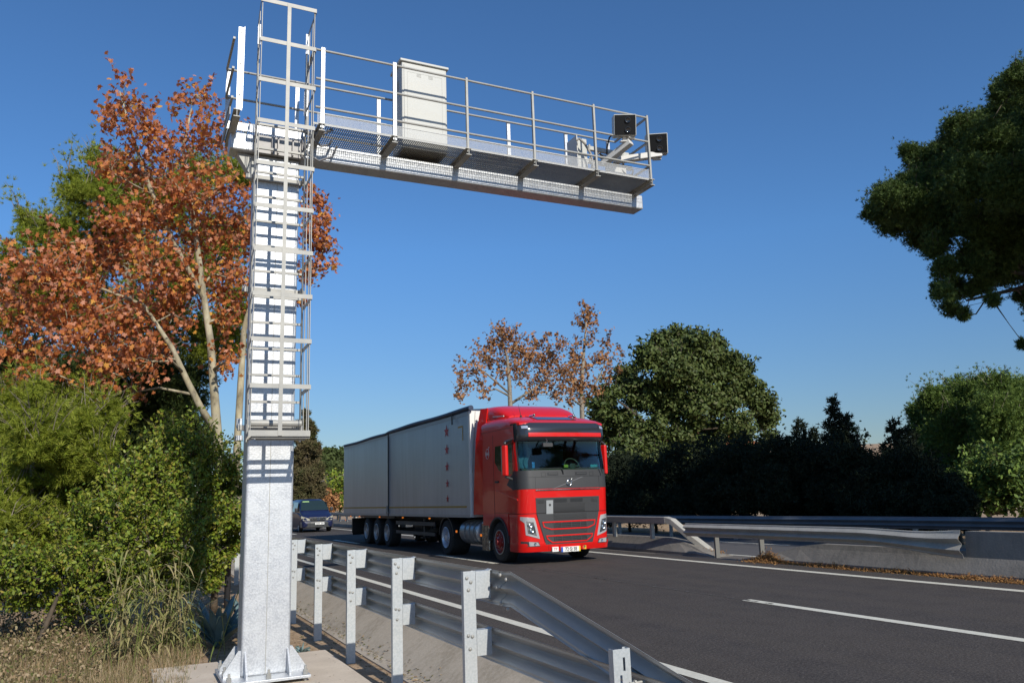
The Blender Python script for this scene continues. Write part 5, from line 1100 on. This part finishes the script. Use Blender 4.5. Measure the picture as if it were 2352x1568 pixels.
tree('oak_tree', 'huge dark evergreen oak with a domed crown right of the truck', 'tree', 38,
     [[(1530, 1190, .35), (1535, 1100, .30), (1550, 980, .24), (1560, 880, .14)], [(1545, 1030, .15), (1620, 960, .12), (1690, 920, .06)], [(1540, 1030, .14), (1470, 960, .1), (1420, 920, .05)]],
     [(1520, 790, 34), (1560, 785, 36), (1600, 785, 34), (1640, 800, 34), (1480, 820, 34), (1540, 840, 52), (1600, 850, 56), (1660, 850, 44), (1700, 850, 34), (1440, 860, 30), (1470, 900, 46), (1530, 920, 54), (1600, 930, 56), (1660, 920, 50), (1720, 900, 38), (1750, 930, 34),
      (1400, 910, 32), (1375, 940, 30), (1420, 970, 42), (1490, 990, 46), (1560, 1000, 44), (1640, 1000, 40), (1700, 980, 40), (1755, 960, 32), (1765, 1010, 26), (1440, 1030, 36), (1390, 1010, 30), (1730, 1040, 26), (1400, 1080, 36), (1470, 1080, 36), (1380, 970, 26), (1700, 1090, 46), (1560, 1090, 46), (1620, 1060, 50), (1680, 1060, 46), (1740, 1080, 40), (1500, 1060, 44), (1580, 1030, 40), (1640, 1110, 44), (1500, 1120, 40), (1440, 1120, 40), (1760, 1110, 34)],
     T_LEAF, .25, L_oak, barkd, 66, seed=63, clumps=40, cspread=.22, shell=.5, up=.3, twig=.03, dj=2.4, shoots=10, shl=.5)
# dark roadside growth between the oak and the stone pine
def conifer(px, ptop, Yx, w, seed, label, mt=L_hedge, name='conifer', pbase=1200):
    c = atX(px, ptop, Yx); r = np.random.default_rng(seed); base = np.array([c[0], c[1], -.2]); R = empty(name, tuple(base), label, 'conifer', None)
    H = c[2] + .2; b = MB(); b.tube([tuple(base), tuple(base + np.array([0, 0, H * .97]))], [.09, .01], 7)
    P = []; Nn = []
    nl = int(H / .16)
    for i in range(nl):
        z = H * (i + .5) / nl; R0 = w * (1 - z / H) ** .75 * r.uniform(.55, 1.2) + .05
        for k in range(9 if z < H * .8 else 5):
            a = r.uniform(0, 2 * PI); e = base + np.array([math.cos(a) * R0, math.sin(a) * R0, z + R0 * .35]); s0 = base + np.array([0, 0, z]); b.tube([tuple(s0), tuple(e)], [.012, .004], 3, cap=False)
            m = int(5 + 16 * R0)
            t = r.uniform(.15, 1, m)[:, None]; P.append(s0 + (e - s0) * t + r.normal(size=(m, 3)) * .07); Nn.append(np.tile([[math.cos(a), math.sin(a), .7]], (m, 1)))
    part(b, 'trunk', barkd, R, smooth=True); P = np.concatenate(P); Nn = np.concatenate(Nn); Nn /= np.linalg.norm(Nn, axis=1)[:, None]
    scatter('crown', T_CYP, P, .30, mt, R, bias=Nn, biasw=.7, r=r); return R
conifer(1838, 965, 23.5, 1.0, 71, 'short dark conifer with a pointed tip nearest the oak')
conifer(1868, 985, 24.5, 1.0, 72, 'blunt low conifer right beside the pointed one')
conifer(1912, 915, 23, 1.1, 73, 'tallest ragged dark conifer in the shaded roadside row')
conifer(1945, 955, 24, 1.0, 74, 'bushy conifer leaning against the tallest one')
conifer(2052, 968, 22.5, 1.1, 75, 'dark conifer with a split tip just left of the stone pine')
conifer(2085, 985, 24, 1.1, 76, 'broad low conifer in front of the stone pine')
tree('sapling', 'thin sparse leafy sapling standing above the dark hedge', 'tree', 24, [[(1975, 1120, .05), (1972, 1040, .04), (1968, 980, .012)], [(1973, 1060, .03), (1992, 990, .01)]], [(1968, 985, 18), (1978, 1010, 20), (1993, 1000, 10), (1960, 1020, 14)], T_LEAF, .12, L_oak, barkd, 4, seed=78, clumps=9, cspread=.25, shell=.2, plane='X', twig=.01)
hp_ = [(1380, 27, 1130, 60), (1440, 28, 1120, 60), (1500, 26, 1120, 60), (1570, 26, 1110, 62), (1640, 26, 1100, 62), (1710, 25.5, 1090, 66), (1780, 25, 1080, 66), (1840, 24.5, 1075, 66), (1900, 24, 1065, 66), (1960, 23.5, 1075, 62), (2020, 23, 1085, 62), (2080, 22.5, 1080, 62), (2140, 22, 1110, 50), (2195, 22, 1140, 36)]
for i, (px, XX, pyy, rp) in enumerate(hp_):
    XX = 20.7 if px < 1800 else max(21.2, XX - 2.2)
    if px < 1800: pyy -= 28; rp += 6
    where = ['just right of the red cab', 'left under the oak', 'under the left of the oak', 'under the middle of the oak', 'under the right of the oak', 'at the right edge of the oak shade', 'between the oak and the pointed conifer', 'under the pointed conifer', 'under the tallest conifer', 'right of the tallest conifer', 'midway between the conifers', 'under the split-tip conifer', 'left of the sunlit bush', 'lowest, right by the sunlit bush'][i]
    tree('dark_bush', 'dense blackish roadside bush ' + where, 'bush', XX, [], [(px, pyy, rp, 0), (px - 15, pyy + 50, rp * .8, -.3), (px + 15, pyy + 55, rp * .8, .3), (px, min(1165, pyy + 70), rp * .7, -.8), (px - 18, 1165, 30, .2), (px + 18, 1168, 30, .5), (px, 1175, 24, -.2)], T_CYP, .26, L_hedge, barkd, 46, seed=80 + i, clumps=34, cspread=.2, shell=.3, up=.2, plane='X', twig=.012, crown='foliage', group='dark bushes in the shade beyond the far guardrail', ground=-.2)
tree('stone_pine', 'rounded green stone pine at the right edge above the far guardrail', 'tree', 29,
     [[(2290, 1180, .3), (2285, 1080, .25), (2270, 980, .15)]],
     [(2118, 945, 30), (2150, 915, 34), (2200, 905, 38), (2250, 900, 40), (2300, 900, 40), (2350, 905, 40), (2130, 990, 40), (2190, 970, 56), (2250, 960, 60), (2310, 960, 60), (2360, 980, 52), (2170, 1040, 52), (2230, 1040, 58), (2300, 1050, 60), (2150, 1010, 36), (2380, 950, 60), (2400, 1030, 60), (2350, 1060, 56), (2130, 1060, 36), (2200, 1090, 44)],
     T_PINE2, .26, L_stone, barkp, 66, seed=101, clumps=44, cspread=.26, shell=.5, up=.6, plane='X', twig=.02, dj=2, shoots=8, shl=.5, fill=1)
shrub('sunlit green bush under the stone pine at the right edge', 25, [(2240, 1110, 40), (2290, 1120, 44), (2340, 1110, 44), (2270, 1150, 36), (2330, 1160, 36), (2220, 1150, 34), (2380, 1140, 50), (2200, 1120, 34), (2250, 1080, 44), (2320, 1070, 50)], 102, mt=L_stone, size=.16, plane='X', nper=24)
# the big stone pine reaching in from the right: its shade falls on the row behind
tree('stone_pine', 'big dark stone pine leaning in from the upper right corner', 'tree', 21,
     [[(2560, 1260, .42), (2520, 1000, .36), (2480, 760, .30), (2420, 560, .2)], [(2480, 760, .14), (2330, 600, .10), (2180, 520, .06), (2060, 470, .03)], [(2440, 640, .10), (2350, 660, .06), (2220, 690, .03)]],
     [(2010, 490, 26), (2035, 470, 34), (2090, 470, 46), (2150, 460, 50), (2120, 540, 36), (2040, 450, 34), (2080, 430, 36), (2060, 500, 38), (2110, 370, 30), (2090, 350, 22), (2130, 420, 42), (2170, 350, 34), (2210, 300, 38), (2250, 280, 30), (2190, 410, 50), (2270, 330, 48), (2320, 210, 38), (2345, 180, 34), (2310, 260, 44), (2340, 330, 56), (2250, 410, 60), (2330, 430, 64),
      (2130, 500, 42), (2190, 500, 50), (2260, 520, 56), (2340, 530, 60), (2150, 560, 30), (2170, 620, 28), (2160, 670, 24), (2185, 710, 20), (2200, 660, 28), (2230, 600, 36), (2250, 660, 24), (2300, 620, 40), (2345, 610, 40), (2215, 720, 14), (2280, 690, 14), (2345, 680, 16), (2350, 790, 12), (2395, 250, 60), (2420, 400, 80), (2420, 540, 70), (2480, 300, 70), (2500, 450, 80), (2560, 380, 70), (2400, 690, 40), (2600, 480, 70), (2460, 180, 60), (2540, 250, 60)],
     T_PINE2, .19, L_stoned, barkd, 64, seed=103, clumps=42, fill=1, shoots=6, shl=.35, cspread=.27, shell=.5, up=.6, plane='X', twig=.014, dj=3.4)
# more pines of the same row, beyond the right edge of the photo
for i, (x, y, h) in enumerate(((20.8, 2.0, 17), (21.6, -3, 14), (21.2, -9, 13))):
    r = np.random.default_rng(300 + i); R = empty('stone_pine', (x, y, -.2), ['tallest stone pine outside the right edge', 'stone pine second from the end, outside the right edge', 'last stone pine outside the right edge, beside the camera'][i], 'tree')
    b = MB(); b.tube([(x, y, -.2), (x, y, h * .6), (x, y, h * .8)], [.35, .28, .1], 9); part(b, 'trunk', barkd, R, smooth=True)
    cen = unit(r, 60) * np.array([4.2, 4.2, h * .24]) * r.uniform(.5, 1, 60)[:, None] + np.array([x, y, h * .74]); P = (cen[:, None, :] + r.normal(size=(60, 130, 3)) * .5).reshape(-1, 3)
    scatter('crown', T_PINE2, P, .45, L_stone, R, r=r)
# --- far left: cypress, shrubs by the road, wooded hill
tree('cypress', 'tall column-shaped cypress just right of the gantry column', 'cypress', 62,
     [[(702, 1190, .3), (702, 1060, .25), (702, 960, .1)]],
     [(703, 950, 10), (700, 975, 17), (712, 985, 15), (688, 1005, 18), (704, 1010, 22), (718, 1030, 20), (690, 1045, 26), (708, 1060, 28), (722, 1080, 22), (688, 1095, 28), (708, 1110, 30), (725, 1125, 22), (690, 1145, 28), (708, 1160, 28), (722, 1165, 20), (676, 1080, 20), (675, 1120, 24)],
     T_CYP, .55, L_cyp, barkd, 40, seed=111, clumps=24, cspread=.22, shell=.45, up=1.2, dj=.7, twig=.03)
shrub('green roadside bush between the van and the trailer', 70, [(775, 1130, 24), (790, 1120, 24), (770, 1155, 20), (790, 1150, 24), (805, 1140, 24)], 112, size=.32, nper=22, shl=1.0)
shrub('rusty low bush behind the van roof', 66, [(742, 1150, 12), (755, 1160, 12), (730, 1160, 12), (760, 1172, 12)], 113, mt=L_or2, size=.28, nper=14, shl=.8)
for i, (px, py, rp, YY) in enumerate([(735, 1052, 16, 205), (752, 1048, 17, 210), (770, 1046, 17, 206), (788, 1048, 18, 212), (740, 1070, 14, 200), (758, 1072, 15, 198), (776, 1072, 15, 199), (805, 1050, 20, 208), (722, 1062, 14, 215), (640, 1090, 20, 215), (600, 1090, 20, 215)]):
    pass
B_ = [(735, 1055, 15, 0), (752, 1048, 17, 5), (770, 1046, 17, 1), (788, 1048, 18, 6), (740, 1072, 13, -4), (758, 1074, 14, -5), (776, 1074, 14, -6), (805, 1050, 20, 3), (722, 1066, 13, 8), (822, 1060, 18, 3)]
r_ = np.random.default_rng(120); P = []
for px, py, rp, dy in B_:
    c = atY(px, py, 205 + dy); rad = rp * depth(c) / FPX; cc = c + unit(r_, 60) * rad * np.array([1, 1, .9]) * r_.uniform(.6, 1, 60)[:, None]; P.append((cc[:, None, :] + r_.normal(size=(60, 40, 3)) * rad * .16).reshape(-1, 3))
for k in range(70):       # the wood runs on along the ridge
    x = r_.uniform(-160, 260); y = r_.uniform(215, 300); 
    if 0 < x < 22: continue
    c = np.array([x, y, gh(x, y) + 3]); P.append((c + unit(r_, 260) * np.array([5, 5, 3.4]) * r_.uniform(.6, 1, 260)[:, None]))
o = scatter('distant_wood', T_LEAF, np.concatenate(P), 1.1, L_far, None, r=r_); tag(o, 'far wood of rounded pines along the skyline', 'wood', kind='stuff')
# --- the verge wood runs on along the road behind the gantry
for i, (x, y, h) in enumerate(((-5, 34, 9), (-6.5, 43, 11), (-5.5, 54, 10), (-8, 66, 12), (-6, 80, 10), (-13, 38, 12), (-15, 60, 13))):
    r = np.random.default_rng(400 + i); w_ = ['nearest the plane tree', 'second along the verge', 'third along the verge', 'fourth along the verge', 'farthest along the verge', 'in the second row, nearer', 'in the second row, farther'][i]
    R = empty('pine_tree', (x, y, -.6), 'green pine hidden in the verge wood beyond the gantry, ' + w_, 'tree')
    b = MB(); b.tube([(x, y, -.6), (x, y, h * .6), (x, y, h * .9)], [.3, .22, .05], 8); part(b, 'trunk', barkp, R, smooth=True)
    cen = unit(r, 70) * np.array([3.2, 3.2, h * .48]) * r.uniform(.4, 1, 70)[:, None] + np.array([x, y, h * .5]); P = (cen[:, None, :] + r.normal(size=(70, 90, 3)) * .45).reshape(-1, 3)
    scatter('crown', T_PINE2, P, .5, L_pined, R, r=r)
# --- white house behind the oak
Hs = empty('house', (47, 58, -.2), 'white house with an orange tiled roof glimpsed behind the dark oak', 'house')
wm = mat('house_white', (.66, .64, .60), .8, noise=(2, (.58, .56, .52), .6))
b = MB(); b.box(43.5, 52, 56, 64, -.3, 5.0); part(b, 'wall', wm, Hs)
b = MB(); b.prism([(43.0, 5.0), (47.75, 7.0), (52.5, 5.0)], 'y', 55.5, 64.5); part(b, 'roof', mat('roof_tile', (.42, .16, .07), .8, noise=(6, (.30, .11, .05), .7), wave=(5, .5, 'Y')), Hs)
for xx in (44.6, 47.3, 50.0):
    for zz in (.9, 3.4):
        b = MB(); b.box(xx, xx + 1.1, 55.95, 56.0, zz, zz + 1.2); w_ = part(b, 'window', gloss, Hs); b = MB(); b.box(xx - .1, xx + 1.2, 55.9, 55.99, zz - .1, zz - .01); part(b, 'sill', wm, w_)
for o in bpy.data.objects:
    if '_org' in o: del o['_org']
